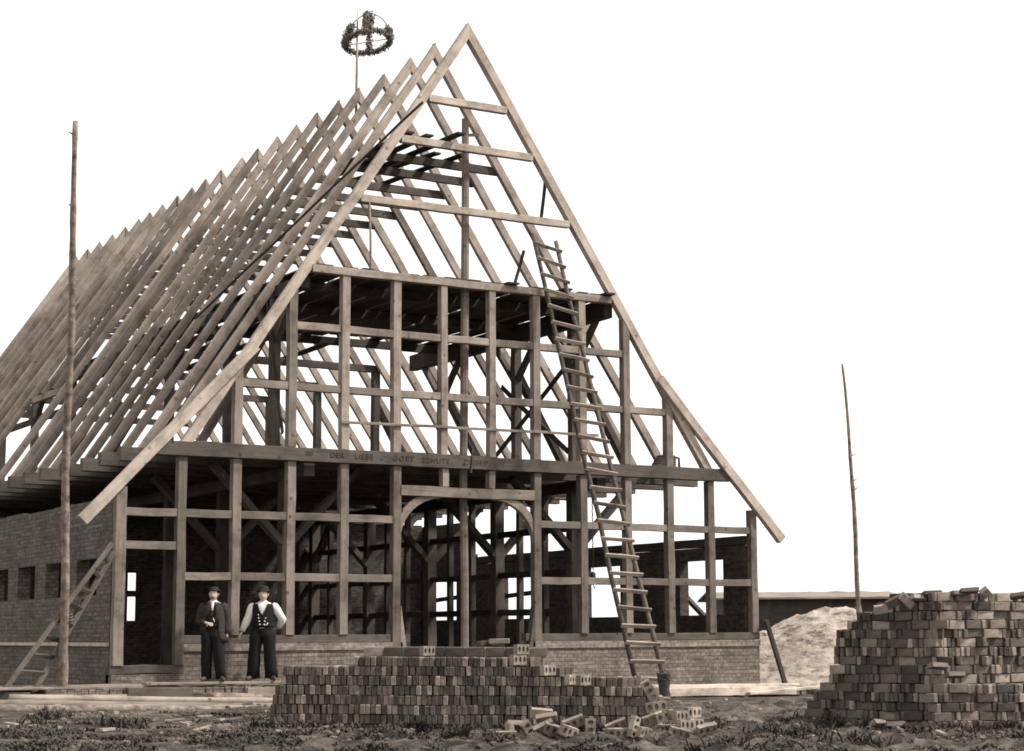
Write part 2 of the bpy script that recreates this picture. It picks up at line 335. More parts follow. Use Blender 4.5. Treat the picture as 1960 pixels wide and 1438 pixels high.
# rafters
def rafter(s, y, mat, name='rafter', wd=.14, dep=.2, off=0., zend=TT):
    dv = Vector((s, 0, -K)).normalized(); nv = Vector((-s*K, 0, -1)).normalized()
    p0 = Vector((0, y+off, HZ))+nv*dep/2; L = (HZ-zend)/-dv.z+.02
    o = beam(name, p0, p0+dv*L, wd, dep, M[mat], barn, up=-nv, bow=.014)
    for i in range(8):
        v = o.data.vertices[i]; wx = p0.x+dv.x*v.co.x-nv.x*v.co.z; v.co.x -= wx/dv.x
    return o
gr = [rafter(s, .06, 'pale', 'gable_rafter', .16, .19, s*.003, TT+.02) for s in (-1, 1)]
for s in (-1, 1):
    a = Vector((s*4.72, -.045, 6.42)); b_ = Vector((s*7.95, -.045, 3.0)); dv = (b_-a).normalized(); nv = Vector((-s*-dv.z if 0 else s*dv.z, 0, -abs(dv.x))).normalized()
    nv = Vector((-abs(dv.z)*s, 0, -abs(dv.x)))
    o = beam('sprocket', a+nv*.06, b_+nv*.03, .15, .2, M['pale'], barn, up=-nv, bow=.006)
for i, d in enumerate(D):
    for s in (-1, 1): rafter(s, d+random.uniform(-.04, .04), 'raft', off=s*.003, wd=random.uniform(.10, .135), dep=random.uniform(.16, .2), zend=7.42 if (s < 0 and i in (11, 12)) else TT)
beam('header', (-4.02, 13.92, 7.3), (-4.02, 17.2, 7.3), .12, .16, M['raft'], barn)
beam('loft_rail', (-3.55, 11.5, 6.95), (-3.55, 25.0, 6.95), .1, .16, M['inner'], barn)
# collars
def collar(z, y, mat, h=.15, wd=.12, nm='collar_beam', inset=.06): 
    x = outx(z)-inset; return beam(nm, (-x, y, z-h/2), (x, y, z-h/2), wd, h, M[mat], barn, bow=.01)
for z in (11.9, 10.96, 9.62): collar(z, .05, 'pale', .15, .13, 'gable_collar', .2)
collar(8.08, .06, 'post', .15, .17, 'gable_collar', .2)
for d in D: collar(11.04, d+.11, 'inner', .18, .09, inset=.04)
for i in (0, 2, 5, 8, 11, 14, 17, 20): collar(8.08, D[i]+.13, 'inner', .19, .13, 'main_collar', .04)
# purlins and inner posts
trus = [1.4, 4.7, 8.0, 11.4, 14.9, 18.3, 20.4, 25.1]
for s in (-1, 1):
    beam('purlin', (s*3.55, .2, 7.77 if s < 0 else 7.86), (s*3.55, 27.2 if s < 0 else 9.3, 7.77 if s < 0 else 7.86), .2, .23 if s < 0 else .4, M['dark'], barn)
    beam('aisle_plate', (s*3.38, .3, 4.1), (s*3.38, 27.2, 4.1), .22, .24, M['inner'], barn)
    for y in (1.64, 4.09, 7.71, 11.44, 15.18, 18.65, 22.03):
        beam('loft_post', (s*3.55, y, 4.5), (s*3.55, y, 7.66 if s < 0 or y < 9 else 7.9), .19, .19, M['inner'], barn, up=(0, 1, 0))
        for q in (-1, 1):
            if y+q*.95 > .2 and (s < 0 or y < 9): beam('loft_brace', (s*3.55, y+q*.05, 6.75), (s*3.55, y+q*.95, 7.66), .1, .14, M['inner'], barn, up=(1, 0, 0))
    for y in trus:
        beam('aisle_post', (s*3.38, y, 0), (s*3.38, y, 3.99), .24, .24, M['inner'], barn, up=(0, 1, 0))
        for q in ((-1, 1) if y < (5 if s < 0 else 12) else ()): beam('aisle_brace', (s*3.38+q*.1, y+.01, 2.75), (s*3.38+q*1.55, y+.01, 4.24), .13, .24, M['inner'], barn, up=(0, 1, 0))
        if s > 0 and y > 12:
            for q in (-1, 1): beam('aisle_brace', (s*3.38, y+q*.1, 3.), (s*3.38, y+q*1.15, 4.0), .13, .22, M['inner'], barn, up=(1, 0, 0))
        # leaning struts of the queen-post trusses
    for y in (1.64, 4.09, 7.71, 11.44):
        beam('strut', (s*5.15, y+.16, 4.5), (s*3.62, y+.16, 7.1), .14, .2, M['beam'], barn, up=(0, 1, 0))
for y0, y1 in zip(trus[:6], trus[1:7]):
    for t in (.36, .69): beam('stall_post', (3.38, y0+(y1-y0)*t, 0), (3.38, y0+(y1-y0)*t, 3.99), .13, .13, M['inner'], barn, up=(0, 1, 0))
    for z, h in ((3.2, .14), (2.27, .13), (1.43, .14)): beam('stall_rail', (3.38, y0+.12, z), (3.38, y1-.12, z), .11, h, M['dark'], barn)
bs = []; rnd = random.Random(12); x = -6.0
while x < 3.3:
    wd = rnd.uniform(.2, .3); y = .35
    while y < 27.2:
        L = rnd.uniform(3.5, 5.5); bs.append((x, y, TT+.002+rnd.uniform(0, .006), x+wd-.004, min(y+L, 27.3)-.01, TT+.034)); y += L
    x += wd+(rnd.uniform(0, .03))
fl_ = link('added_loft_deck', pyd('added_loft_deck', *boxes(bs)), M['inner'], barn)  # boards added over the tie beams to darken the rooms below
# inscription on the tie beam
def text(body, x, z, size, y, sx=1.):
    cu = bpy.data.curves.new('inscription', 'FONT'); cu.body = body; cu.size = size; cu.extrude = .002; cu.space_character = 1.15; cu.align_y = 'CENTER'
    t = bpy.data.objects.new('tmp', cu); C.objects.link(t); bpy.context.view_layer.update()
    me = bpy.data.meshes.new_from_object(t.evaluated_get(bpy.context.evaluated_depsgraph_get())); bpy.data.objects.remove(t)
    me.transform(Matrix.Translation((x, y, z)) @ Matrix.Rotation(pi/2, 4, 'X') @ Matrix.Diagonal((sx, 1, 1, 1))); me.materials.clear(); me.materials.append(M['faded']); return me
M['faded'] = plain('faded_lettering', sep(.06), 9, .45)
insw = [text(b_, x, z, .15, -.064, sx) for b_, x, z, sx in (('8', 0, 0, 1), ('DER', -3.1, TT-.12, 1.0), ('LIEBE', -2.58, TT-.12, 1.05), ('GOTT', -1.75, TT-.12, 1.05), ('BEHUTE', -1.1, TT-.13, 1.05), ('DIESES', -.15, TT-.13, 1.05))]
insw[0].transform(Matrix.Translation((-3.55, -.064, TT-.12)) @ Matrix.Rotation(pi/2, 4, 'Y') @ Matrix.Scale(1.5, 4, Vector((0, 0, 1))) @ Matrix.Translation((-.05, .064, 0)))
for w_ in insw: link('inscription_word', w_, M['faded'], barn)
# ---------------------------------------------------------------- loose loft boards (each lies on the collars)
def board(name, p0, p1, wd, th, mat, label, cat, group=None, up=UPZ):
    p0, p1 = Vector(p0), Vector(p1)
    o = beam(name, p0, p1, wd, th, M[mat], None, up=up, bow=.012); return tag(o, label, cat, group)
ORDP = ['first', 'second', 'third', 'fourth', 'fifth', 'sixth', 'seventh', 'eighth', 'ninth', 'tenth', 'eleventh', 'twelfth', 'thirteenth', 'fourteenth', 'fifteenth', 'sixteenth']+['%dth' % q for q in range(17, 60)]
k = 0; x = -3.35
place = lambda x: 'above the left loft posts' if x < -2 else ('left of the centre pole' if x < 0 else ('right of the centre pole' if x < 2 else 'beside the tall ladder'))
while x < 3.5:
    wd = random.uniform(.2, .3); y0 = random.choice([-.15, .05, .1, .2, .3]) if x < 4 else .3
    y1 = random.uniform(7.4, 8.3) if x > -1.2 else random.uniform(8, 11.6)
    board('loft_plank', (x, y0, 8.115+.004*(k % 2)), (x+random.uniform(-.06, .06), y1, 8.118+.004*(k % 2)), wd, .04, 'dark', 'dark loose plank of the lower platform, %s from the left' % ORDP[k], 'plank', 'planks of the loft platform')
    x += wd+random.choice([.01, .015, .02, .07]); k += 1
for i, (x, y0, y1) in enumerate(((-3.2, 9, 15.4), (-2.7, 8.2, 15.2), (-2.2, 11.6, 18.6), (-1.4, 8.6, 15.3), (-.6, 8.9, 15.2), (1.0, 8.2, 11.8))):
    board('loft_plank', (x, y0, 8.16), (x+.1, y1, 8.16), .28, .04, 'dark', 'dark loose plank far back in the loft, %s from the left' % ORDP[i], 'plank', 'planks far back in the loft')
for i, (x0, y0, x1, y1) in enumerate(((-.36, -.35, -.62, 3.3), (.02, 1.4, -.5, 4.4), (-.85, .1, -1.15, 4.2), (.5, 1.1, .1, 4.6), (-1.3, .1, -1.35, 3.0))):
    board('roof_plank', (x0, y0, 11.07+.045*(i == 1)), (x1, y1, 11.07+.045*(i == 1)), .2, .04, 'dark', 'dark narrow plank on the uppermost collars, '+['poking out over the second gable collar from the top', 'crossing over its neighbour', 'close to the left rafters', 'just left of the top of the centre pole', 'tucked against the left rafters'][i], 'plank', 'planks near the ridge')
for i, (x0, y0, x1, y1, z, l) in enumerate(((-6., .35, -4.6, .55, 4.53, 'small board lying on the gable tie beam at its left end'), (4.3, .5, 4.9, 3.5, 4.53, 'board lying on the tie beams behind the right gable posts'), (-1.4, .4, .9, .5, 4.53, 'thin board lying along the tie beam above the door'))):
    board('loose_board', (x0, y0, z), (x1, y1, z+.01), .16, .035, 'inner', l, 'board')
# thin lath nailed across, braces, props
board('lath', (-2.86, -.03, 5.02), (3.1, -.03, 5.07), .03, .055, 'plank', 'long thin lath fixed across the gable posts just above the tie beam', 'lath')
board('lath', (-2.27, .02, 9.5), (-2.22, .02, 8.12), .03, .06, 'plank', 'short upright lath between the third and fourth gable collars', 'lath', up=Vector((0, 1, 0)))
board('brace_board', (2.02, .25, 10.6), (1.9, .25, 9.65), .05, .07, 'dark', 'small dark slanting board inside the right gable rafter', 'board', up=Vector((0, 1, 0)))
board('brace_board', (1.62, .5, 8.98), (1.35, .5, 8.15), .05, .07, 'dark', 'small dark slanting board by the head of the tall ladder', 'board', up=Vector((0, 1, 0)))
board('brace_board', (3.5, 1.5, 7.0), (3.45, 4.9, 5.05), .04, .12, 'dark', 'upper dark diagonal board crossing behind the gable posts, left of the ladder', 'board')
board('brace_board', (3.44, 1.7, 4.9), (3.55, 4.75, 6.7), .04, .12, 'dark', 'lower dark diagonal board crossing the other, left of the ladder', 'board')
board('brace_board', (-3.6, 2.0, 7.8), (-3.9, .4, 4.8), .04, .1, 'dark', 'thin dark diagonal board behind the leftmost tall gable posts', 'board')
def roofp(x, y, off): nv = Vector((K, 0, -1)).normalized(); return Vector((x, y, HZ+K*x))-nv*off
board('batten', roofp(-1.55, -1.1, .13), roofp(-4.0, 4.7, .13), .07, .04, 'dark', 'long thin dark batten lying slantwise over the left slope rafters', 'batten', up=Vector((-K, 0, 1)))
board('corner_prop', (7.9, -.16, -.35), (7.4, -.1, 1.22), .1, .07, 'dark', 'dark board propped against the right front corner', 'board', up=Vector((0, 1, 0)))
# centre pole
cpole = thing('centre_pole', (0.05, .32, 0), 'tall upright scaffold pole standing in the middle of the doorway and rising past the collars', 'pole')
link('pole_shaft', tube_mesh([(0.02, 0, .0), (0.02, 0, 2), (0, .02, 4), (.03, .02, 6), (.04, .01, 8), (.05, 0, 10), (.05, 0, 11.6)], [(.085, .08), (.085, .08), (.085, .08), (.09, .085), (.09, .085), (.085, .08), (.08, .075)], 8, smooth=False), M['post'], cpole)
beam('cross_peg', (-.12, .32, 11.25), (.42, .32, 11.3), .05, .06, M['post'], cpole)
st = beam('strap', (.0, -.075, 4.15), (.04, -.075, 4.62), .035, .02, M['iron'], cpole, up=(0, 1, 0))
# ---------------------------------------------------------------- ladders
def ladder(base, la, lb, ra, rb, n, label, rung_mat, ext=.07, rr=.035, skip=0, round_=True, rail_mat=None, rw=.085):
    b0 = Vector(base); t = thing('ladder', b0, label, 'ladder'); la, lb, ra, rb = map(Vector, (la, lb, ra, rb))
    for a, b_ in ((la, lb), (ra, rb)):
        if round_:
            P = [a.lerp(b_, i/8)+Vector((random.uniform(-.015, .015), random.uniform(-.015, .015), 0))-b0 for i in range(9)]
            link('rail', tube_mesh(P, [rw*(.62-.012*i) for i in range(9)], 8, wob=.06), rail_mat or M['oldwood'], t)
        else: beam('rail', a, b_, rw*.7, rw*1.3, rail_mat or M['raft'], t, up=(0, -1, .3), bow=.004)
    for i in range(n):
        f = (i+.6+skip)/(n+skip+.3); p = la.lerp(lb, f); q = ra.lerp(rb, f); d = (q-p).normalized(); o = Vector((0, -.055, .01))
        s = random.uniform(-.02, .02)
        beam('rung', p-d*ext+o+Vector((0, 0, s)), q+d*ext+o-Vector((0, 0, s*.5)), .045, .075, rung_mat, t, up=(0, -.5, 1), bow=.0)
    return t
ladder((2.6, -2.55, -.25), (2.28, -2.6, -.25), (1.43, -.17, 9.2), (2.94, -2.62, -.27), (1.98, -.17, 9.1), 27, 'very tall ladder of poles with nailed rungs leaning on the gable right of the doorway', M['plank'], skip=.3)
ladder((-8.9, -.5, -.2), (-9.42, -.45, -.12), (-7.5, -.42, 2.56), (-8.86, -.3, -.16), (-7.42, -.3, 2.42), 9, 'short ladder leaning against the left front corner behind the bark pole', M['inner'], ext=.0, round_=False, rail_mat=M['low'], rw=.12, skip=0)
# ---------------------------------------------------------------- bark poles
def pole(name, base, top, r0, r1, label, knots=12):
    b0 = Vector(base); t = thing(name, b0, label, 'pole'); n = 40; v = Vector(top)-b0; pts = []; rs = []
    kn = {random.randrange(2, n): 1.2 for _ in range(knots)}
    for i in range(n+1):
        f = i/n; pts.append(v*f+Vector((noise.noise(Vector((f*3, 1, b0.x)))*.09*min(1, f*4), noise.noise(Vector((f*3, 9, 2)))*.06, 0))); rs.append((r0*(1-f)+r1*f)*kn.get(i, random.uniform(.96, 1.04)))
    link('trunk', tube_mesh(pts, rs, 10, wob=.05), M['bark'], t)
    sm = []
    for i in list(kn)[:9]:
        a = random.uniform(0, 2*pi); p = pts[i]; d = Vector((cos(a), sin(a)*.4, .5)).normalized(); link('branch_stub', tube_mesh([p, p+d*(rs[i]+.07)], [rs[i]*.35, rs[i]*.2], 6), M['bark'], t)
    return t
lp = pole('bark_pole', (-8.28, -.32, -.3), (-8.72, -1.55, 9.82), .085, .042, 'tall upright tree pole with bark and knots left of the barn', 16)
link('rope_binding', join([tube_mesh([Vector((-.02, -.0, 1.5+.05*i))+Vector((.15*cos(a), .15*sin(a), .02*sin(2*a)+.04*cos(a))) for a in [2*pi*j/14 for j in range(15)]], [.018]*15, 6) for i in range(3)]+[tube_mesh([(.1, 0, 1.55), (.25, .0, 1.72), (.3, .05, 1.86), (.45, .1, 1.9)], [.02]*4, 6)]), M['rope'], lp)
pole('bark_pole', (2.2, -9.15, -.3), (2.12, -8.9, 5.36), .05, .02, 'thin tree pole standing behind the tall brick stack on the right', 8)
# ---------------------------------------------------------------- topping-out crown
cr = thing('topping_out_crown', (0, 5.25, 12.9), 'leafy topping-out crown of wreaths on a thin pole above the ridge', 'wreath')
link('pole', tube_mesh([(0, .12, 0), (.01, .12, 1.2), (.02, .12, 2.62)], [.035, .03, .02], 8), M['pale'], cr)
def garland(path, th, n, seed):
    rnd = random.Random(seed); vs = []; fs = []
    for i in range(n):
        f = rnd.random()*(len(path)-1); a = int(f); p = path[a].lerp(path[a+1], f-a); k = len(vs)
        r = th*rnd.random()**.5*(1+.35*noise.noise(p*5)); u = Vector((rnd.gauss(0, 1), rnd.gauss(0, 1), rnd.gauss(0, 1))).normalized(); c = p+u*r
        a1 = Vector((rnd.gauss(0, 1), rnd.gauss(0, 1), rnd.gauss(0, 1))).normalized(); b1 = u.cross(a1).normalized(); s = rnd.uniform(.02, .045)
        vs += [c-a1*s, c+b1*s*.45, c+a1*s, c-b1*s*.45]; fs.append((k, k+1, k+2, k+3))
    return vs, fs
cc = Vector((.23, .0, 1.83)); rv = RT0*cos(R(9))+UPZ*sin(R(9)); fv = Vector((sin(YAW), cos(YAW), 0))*cos(R(9))-UPZ*sin(R(9))
def rp(a, r=.54): return cc+rv*r*cos(a)+fv*r*sin(a)
ring = [rp(2*pi*i/40) for i in range(41)]
link('ring_wreath', pyd('ring', *garland(ring, .095, 3000, 1)), M['leaf'], cr)
def arch(dirv, hh, a0, a1, n=24): return [cc+dirv*.52*cos(a0+(a1-a0)*i/n)+UPZ*hh*sin(a0+(a1-a0)*i/n) for i in range(n+1)]
link('arch_wreath', pyd('arch', *garland(arch(fv, .64, 0, pi), .085, 2000, 5)), M['leaf'], cr)
link('arch_wreath', pyd('arch', *garland(arch(rv, .66, pi, pi*.76), .13, 900, 7)), M['leaf'], cr)
link('arch_wreath', pyd('arch', *garland(arch(rv, .66, 0, pi*.14), .12, 600, 8)), M['leaf'], cr)
link('crown_tuft', pyd('tuft', *garland([cc+UPZ*.38, cc+Vector((.03, 0, .66))], .15, 1100, 11)), M['leaf'], cr)
link('hoop_wire', tube_mesh(arch(rv, .68, 0, pi), [.012]*25, 6), M['inner'], cr)
link('crossbar', tube_mesh([rp(pi), rp(0)], [.012, .012], 6), M['pale'], cr)
# ---------------------------------------------------------------- walkway, planks and logs on the ground
def ledge_brick(x0, x1, z, label):
    rb = []; x = x0
    while x < x1:
        rb.append((x, -.78+random.uniform(-.03, .03), z-.5, x+.115, .02, z+random.uniform(-.012, .008))); x += .125
    tag(link('footing', pyd('footing', *boxes(rb)), M['plinth']), label, 'footing')
ledge_brick(-8.7, -1.7, .03, 'low brick footing under the walkway boards at the left front')
ledge_brick(1.4, 7.9, -.2, 'low brick footing along the right front plinth')
WK = 'board'
board('walkway_board', (-10.2, -.56, .055), (-6.3, -.5, .05), .26, .045, 'plank', 'long pale walkway board under the foot of the bark pole', WK)
board('walkway_board', (-6.9, -.58, .098), (-2.8, -.62, .085), .28, .045, 'plank', 'long walkway board on which the two men stand', WK)
board('walkway_board', (-10.6, -.2, .07), (-5.4, -.2, .07), .24, .045, 'plank', 'inner walkway board tight against the left plinth', WK)
board('walkway_board', (-5.1, -.95, -.1), (-2.4, -1.05, -.12), .06, .2, 'plank', 'pale board standing on edge in front of the walkway, left of the low brick stack', WK)
board('squared_beam', (3.3, -.75, -.26), (7.55, -.75, -.29), .28, .17, 'fresh', 'thick bright squared beam lying before the right plinth', 'beam')
board('squared_beam', (1.2, -.42, -.17), (8.0, -.36, -.2), .22, .09, 'fresh', 'long bright plank lying between the squared beam and the right plinth', 'beam')
board('squared_beam', (6.2, -.95, -.33), (9.4, -1.5, -.12), .2, .06, 'fresh', 'bright plank slanting away to the right, past the right corner', 'beam')
for i, (x, z) in enumerate(((3.8, -.42), (5.9, -.42), (7.4, -.44))): board('bearer', (x, -1.25, z), (x, -.45, z), .12, .12, 'inner', ['bearer under the squared beam near the bucket', 'bearer under the middle of the squared beam', 'bearer under the right end of the squared beam'][i], 'bearer')
board('short_beam', (-7.35, -1.0, -.06), (-6.2, -1.02, -.06), .2, .2, 'inner', 'short dark beam lying in front of the walkway below the left corner', 'beam')
def log(p0, p1, r, label, mat='plank'):
    p0, p1 = Vector(p0), Vector(p1); pts = [p0.lerp(p1, i/8)+Vector((0, random.uniform(-.02, .02), random.uniform(-.01, .01))) for i in range(9)]
    return tag(link('log', tube_mesh(pts, [r*(1-.03*i) for i in range(9)], 10, wob=.05), M[mat]), label, 'log')
log((-9.9, -2.9, -.03), (-4.6, -3.2, -.19), .07, 'long pale peeled pole on the ground, nearest to the walkway', 'raft')
log((-10.6, -3.6, -.08), (-5.4, -4.0, -.22), .075, 'long peeled pole on the ground, second from the walkway', 'oldlog')
log((-9.2, -4.5, -.13), (-4.9, -4.6, -.25), .06, 'thin pole on the ground ending behind the low brick stack', 'raft')
log((-11.0, -5.0, -.1), (-7.2, -5.1, -.2), .08, 'thick dark pole on the ground at the far left front', 'bark')
log((-6.3, -2.1, -.12), (-4.9, -2.2, -.16), .1, 'short thick log with a sawn end, in front of the men', 'bark')
log((-9.3, -1.9, -.07), (-7.6, -1.7, -.08), .06, 'short crooked pole lying under the short ladder', 'bark')
board('ground_plank', (.75, -15.2, -.22), (3.2, -15.4, -.2), .3, .05, 'fresh', 'bright plank on the ground at the foot of the tall brick stack', 'board')
board('brick_board', (-4.95, -12.2, .13), (-4.1, -12.5, .11), .2, .025, 'plank', 'short board lying on the low right end of the brick stack by the bucket', 'board')
# bucket
bk = thing('bucket', (1.78-.55, -4.9, -.1), 'tall dark bucket standing at the foot of the tall ladder', 'bucket')
lath = [(.085, -.22), (.09, .0), (.125, .3), (.138, .33), (.13, .335), (.115, .28), (.08, .02)]
vs = [Vector((r*cos(2*pi*i/24), r*sin(2*pi*i/24), z)) for r, z in lath for i in range(24)]
fs = [(j*24+i, j*24+(i+1) % 24, (j+1)*24+(i+1) % 24, (j+1)*24+i) for j in range(len(lath)-1) for i in range(24)]+[tuple(range(len(vs)-24, len(vs)))]
link('pail', pyd('pail', vs, fs, True), M['iron'], bk)
link('hoop', tube_mesh([(.12*cos(a), .12*sin(a), .22) for a in [2*pi*i/24 for i in range(25)]], [.01]*25, 6), M['inner'], bk)
link('handle', tube_mesh([(.135*cos(a), .03, .33+.05*sin(a)) for a in [pi*i/12 for i in range(13)]], [.008]*13, 6), M['iron'], bk)
# iron kettle-like lump on the tie beam
kt = thing('coiled_rope', (5.55, 1.1, 4.52), 'dark coil of rope heaped on the tie beams at the right of the gable', 'rope')
link('coils', join([tube_mesh([((.3-.02*i)*cos(a)+.02*i, (.22-.01*i)*sin(a), .03+.055*i) for a in [2*pi*j/24 for j in range(25)]], [.035]*25, 6) for i in range(6)]), M['rope'], kt)
link('rope_end', tube_mesh([(.2, -.1, .3), (.34, -.15, .28), (.38, -.1, .1), (.5, 0, .02)], [.03]*4, 6), M['rope'], kt)
# hanging lantern in the right bay
ln = thing('hanging_chain_hook', (4.26, 2.0, 3.98), 'thin chain with a pulley block hanging inside, left of the ladder', 'pulley')
link('chain', join([tube_mesh([Vector((0, 0, -.07*i))+Vector((.016*cos(a)*(i % 2), .016*cos(a)*((i+1) % 2), .042*sin(a))) for a in [2*pi*j/8 for j in range(9)]], [.008]*9, 5) for i in range(24)]), M['iron'], ln)
link('pulley_block', tube_mesh([(0, 0, -1.68), (0, 0, -1.72), (0, 0, -1.85), (0, 0, -1.9)], [.02, .06, .06, .02], 8), M['iron'], ln)
link('hook', tube_mesh([(0, 0, -1.9), (0, 0, -2.0), (.04, 0, -2.05), (.06, 0, -2.0)], [.012]*4, 6), M['iron'], ln)
# ---------------------------------------------------------------- mound, shed, outbuilding
vs = []; fs = []; nr, na = 46, 90
mc = Vector((14.1, 5.5, 0))
for i in range(nr+1):
    for j in range(na):
        r = i/nr; a = 2*pi*j/na; x = mc.x+4.3*r*cos(a); y = mc.y+4.3*r*sin(a)
        h = 1.95*(cos(min(1, r)*pi)*.5+.5)**.75; nn = noise.noise(Vector((x*1.1, y*1.1, 0)))*.13+noise.noise(Vector((x*3.2, y*3.2, 2)))*.10+noise.noise(Vector((x*8, y*8, 4)))*.05
        vs.append((x, y, -.42+h+nn*min(1, h+.25)))
fs = [(i*na+j, i*na+(j+1) % na, (i+1)*na+(j+1) % na, (i+1)*na+j) for i in range(nr) for j in range(na)]
md = tag(link('sand_heap', pyd('heap', vs, fs, True), M['sand']), 'large pale heap of sand between the barn and the tall brick stack', 'sand heap')
def sandmat():
    m, n, b = newmat('sand_clods'); tc = N(n, 'ShaderNodeTexCoord'); mp = N(n, 'ShaderNodeMapping'); mp.inputs['Scale'].default_value = (1, 1, 2.4); n.links.new(tc.outputs['Object'], mp.inputs[0])
    a = noi(n, mp.outputs[0], 2.2, 6, .75); col = ramp(n, [(.38, sep(.09)), (.45, sep(.26)), (.6, sep(.42))], a); n.links.new(col, b.inputs['Base Color']); bump(n, b, a, .8, .12); return m
md.data.materials.clear(); md.data.materials.append(sandmat())
def shed(name, c, ang, L, Wd, h0, h1, label, tilt=0):
    t = thing(name, c, label, 'shed'); t.rotation_euler.z = ang
    vs, fs = boxes([(-L/2, -Wd/2, -1, L/2, Wd/2, h0)]); k = len(vs)
    vs += [(-L/2, -Wd/2, h0), (-L/2, Wd/2, h0), (-L/2, 0, h1-.05), (L/2, -Wd/2, h0), (L/2, Wd/2, h0), (L/2, 0, h1-.05)]; fs += [(k, k+1, k+2), (k+3, k+5, k+4)]
    link('board_wall', pyd('wall', vs, fs), M['board'], t)
    for s in (-1, 1):
        o = .35; e = Vector((0, s*(Wd/2+o), h0-(h1-h0)*o/(Wd/2))); r = Vector((0, 0, h1)); n = 14; v2 = []; f2 = []
        for i in range(n+1):
            x = -L/2-.4+(L+.8)*i/n
            for p in (e, r): v2 += [(x, p.y, p.z+random.uniform(-.02, .02)), (x, p.y, p.z-.07)]
        for i in range(n): q = i*4; f2 += [(q, q+2, q+6, q+4), (q+1, q+5, q+7, q+3), (q, q+4, q+5, q+1), (q+2, q+3, q+7, q+6)]
        f2 += [(0, 1, 3, 2), (n*4, n*4+2, n*4+3, n*4+1)]
        link('roof', pyd('roof', v2, f2), M['roofing'], t)
    for i in range(int(L/3)): link('batten', pyd('b', *boxes([(-L/2+1.2+3*i, -Wd/2-.04, -.9, -L/2+1.32+3*i, -Wd/2-.004, h0-.1)])), M['inner'], t)
    return t
shed('long_shed', (30.87, 27.26, -.5), R(-30.7), 6.8, 6, 2.86, 3.12, 'long low dark boarded shed behind the sand heap')
board('outer_prop', (8.0, 3.9, 1.95), (8.0, 2.75, 1.2), .1, .12, 'inner', 'dark slanting board outside the nearest opening of the right wall', 'board', up=Vector((1, 0, 0)))
# ---------------------------------------------------------------- bricks
BL, BH, BW = .25, .12, .065     # length, height (on edge), width
def brick_mesh(holes, seed):
    """a brick: local X = length .25, Y = thickness .065, Z = .12; holes run along Y, closed halfway"""
    rnd = random.Random(seed); vs = []; fs = []
    L, Wd, H = BL*rnd.uniform(.97, 1.0), BW*rnd.uniform(.93, 1.0), BH*rnd.uniform(.95, 1.0)
    if not holes:
        bm = bmesh.new(); bmesh.ops.create_cube(bm, size=1); bmesh.ops.scale(bm, vec=(L, Wd, H), verts=bm.verts)
        bmesh.ops.bevel(bm, geom=list(bm.edges), offset=.008, segments=1, affect='EDGES')
        for v in bm.verts: v.co += Vector((rnd.uniform(-1, 1), rnd.uniform(-1, 1), rnd.uniform(-1, 1)))*.0035
        me = bpy.data.meshes.new('brick'); bm.to_mesh(me); bm.free(); return me
    n = 16; fr = []; bk = []
    for side, y in ((0, -Wd/2), (1, Wd/2)):
        for c in range(3):
            x0 = -L/2+c*L/3; cx = x0+L/6; ring = []; sq = []
            for i in range(n):
                a = 2*pi*i/n+pi/n*0; q = max(abs(cos(a)), abs(sin(a))); sq.append(len(vs)); vs.append((cx+cos(a)/q*L/6, y, sin(a)/q*H/2))
            for i in range(n):
                a = 2*pi*i/n; ring.append(len(vs)); vs.append((cx+cos(a)*.025, y, sin(a)*.036))
            for i in range(n):
                f = (sq[i], sq[(i+1) % n], ring[(i+1) % n], ring[i]); fs.append(f if side == 0 else f[::-1])
            (fr if side == 0 else bk).append((sq, ring))
    for c in range(3):
        mid = len(vs); vs += [(vs[j_][0], 0, vs[j_][2]) for j_ in fr[c][1]]; fs.append(tuple(mid+i for i in range(n)))  # disc added inside each hole closes it, so it looks dark
        for i in range(n):
            a, b_ = fr[c][1][i], fr[c][1][(i+1) % n]; d, e = bk[c][1][i], bk[c][1][(i+1) % n]; fs.append((b_, a, d, e)[::-1])
            a, b_ = fr[c][0][i], fr[c][0][(i+1) % n]; d, e = bk[c][0][i], bk[c][0][(i+1) % n]
            fs.append((a, b_, e, d)[::-1])
    return pyd('brick', vs, fs)
plainB = [brick_mesh(False, i) for i in range(9)]; holeB = [brick_mesh(True, i) for i in range(3)]
paleB = [brick_mesh(False, i+20) for i in range(2)]
for m_ in plainB+holeB: m_.materials.append(M['brick'])
for m_ in paleB: m_.materials.append(M['bricklight'])
holeP = [m_.copy() for m_ in holeB]
for m_ in holeP: m_.materials.clear(); m_.materials.append(M['bricklight'])
def nth(q): return ORDP[q-1] if q < 17 else '%d%s' % (q, {1: 'st', 2: 'nd', 3: 'rd'}.get(q % 10, 'th') if q not in (11, 12, 13) else 'th')
recs = []    # (score, matrix, mesh, label, group)
ORD = ['bottom', 'second', 'third', 'fourth', 'fifth', 'sixth', 'seventh', 'eighth', 'ninth', 'tenth', 'eleventh', 'twelfth', 'thirteenth', 'fourteenth', 'fifteenth', 'sixteenth']
def put(pos, ax_dir, roll, mesh, score, label, group, jit=.03):
    """ax_dir = direction of the brick's length; roll tilts it about that axis"""
    x = Vector(ax_dir).normalized(); y = UPZ.cross(x).normalized(); z = x.cross(y)
    m = Matrix(((x.x, y.x, z.x), (x.y, y.y, z.y), (x.z, y.z, z.z))).to_4x4()
    m = Matrix.Translation(pos) @ m @ Matrix.Rotation(roll, 4, 'X') @ Matrix.Rotation(random.uniform(-jit, jit), 4, 'Z') @ Matrix.Rotation(random.uniform(-jit, jit)*.6, 4, 'Y')
    recs.append((score, m, mesh, label, group))
    return len(recs)-1
def camp(px_, py_, L):   # point at depth L along the pixel ray
    d = F+RT*((px_-980)/FPX)-UP*((py_-719)/FPX); return CP+d*L
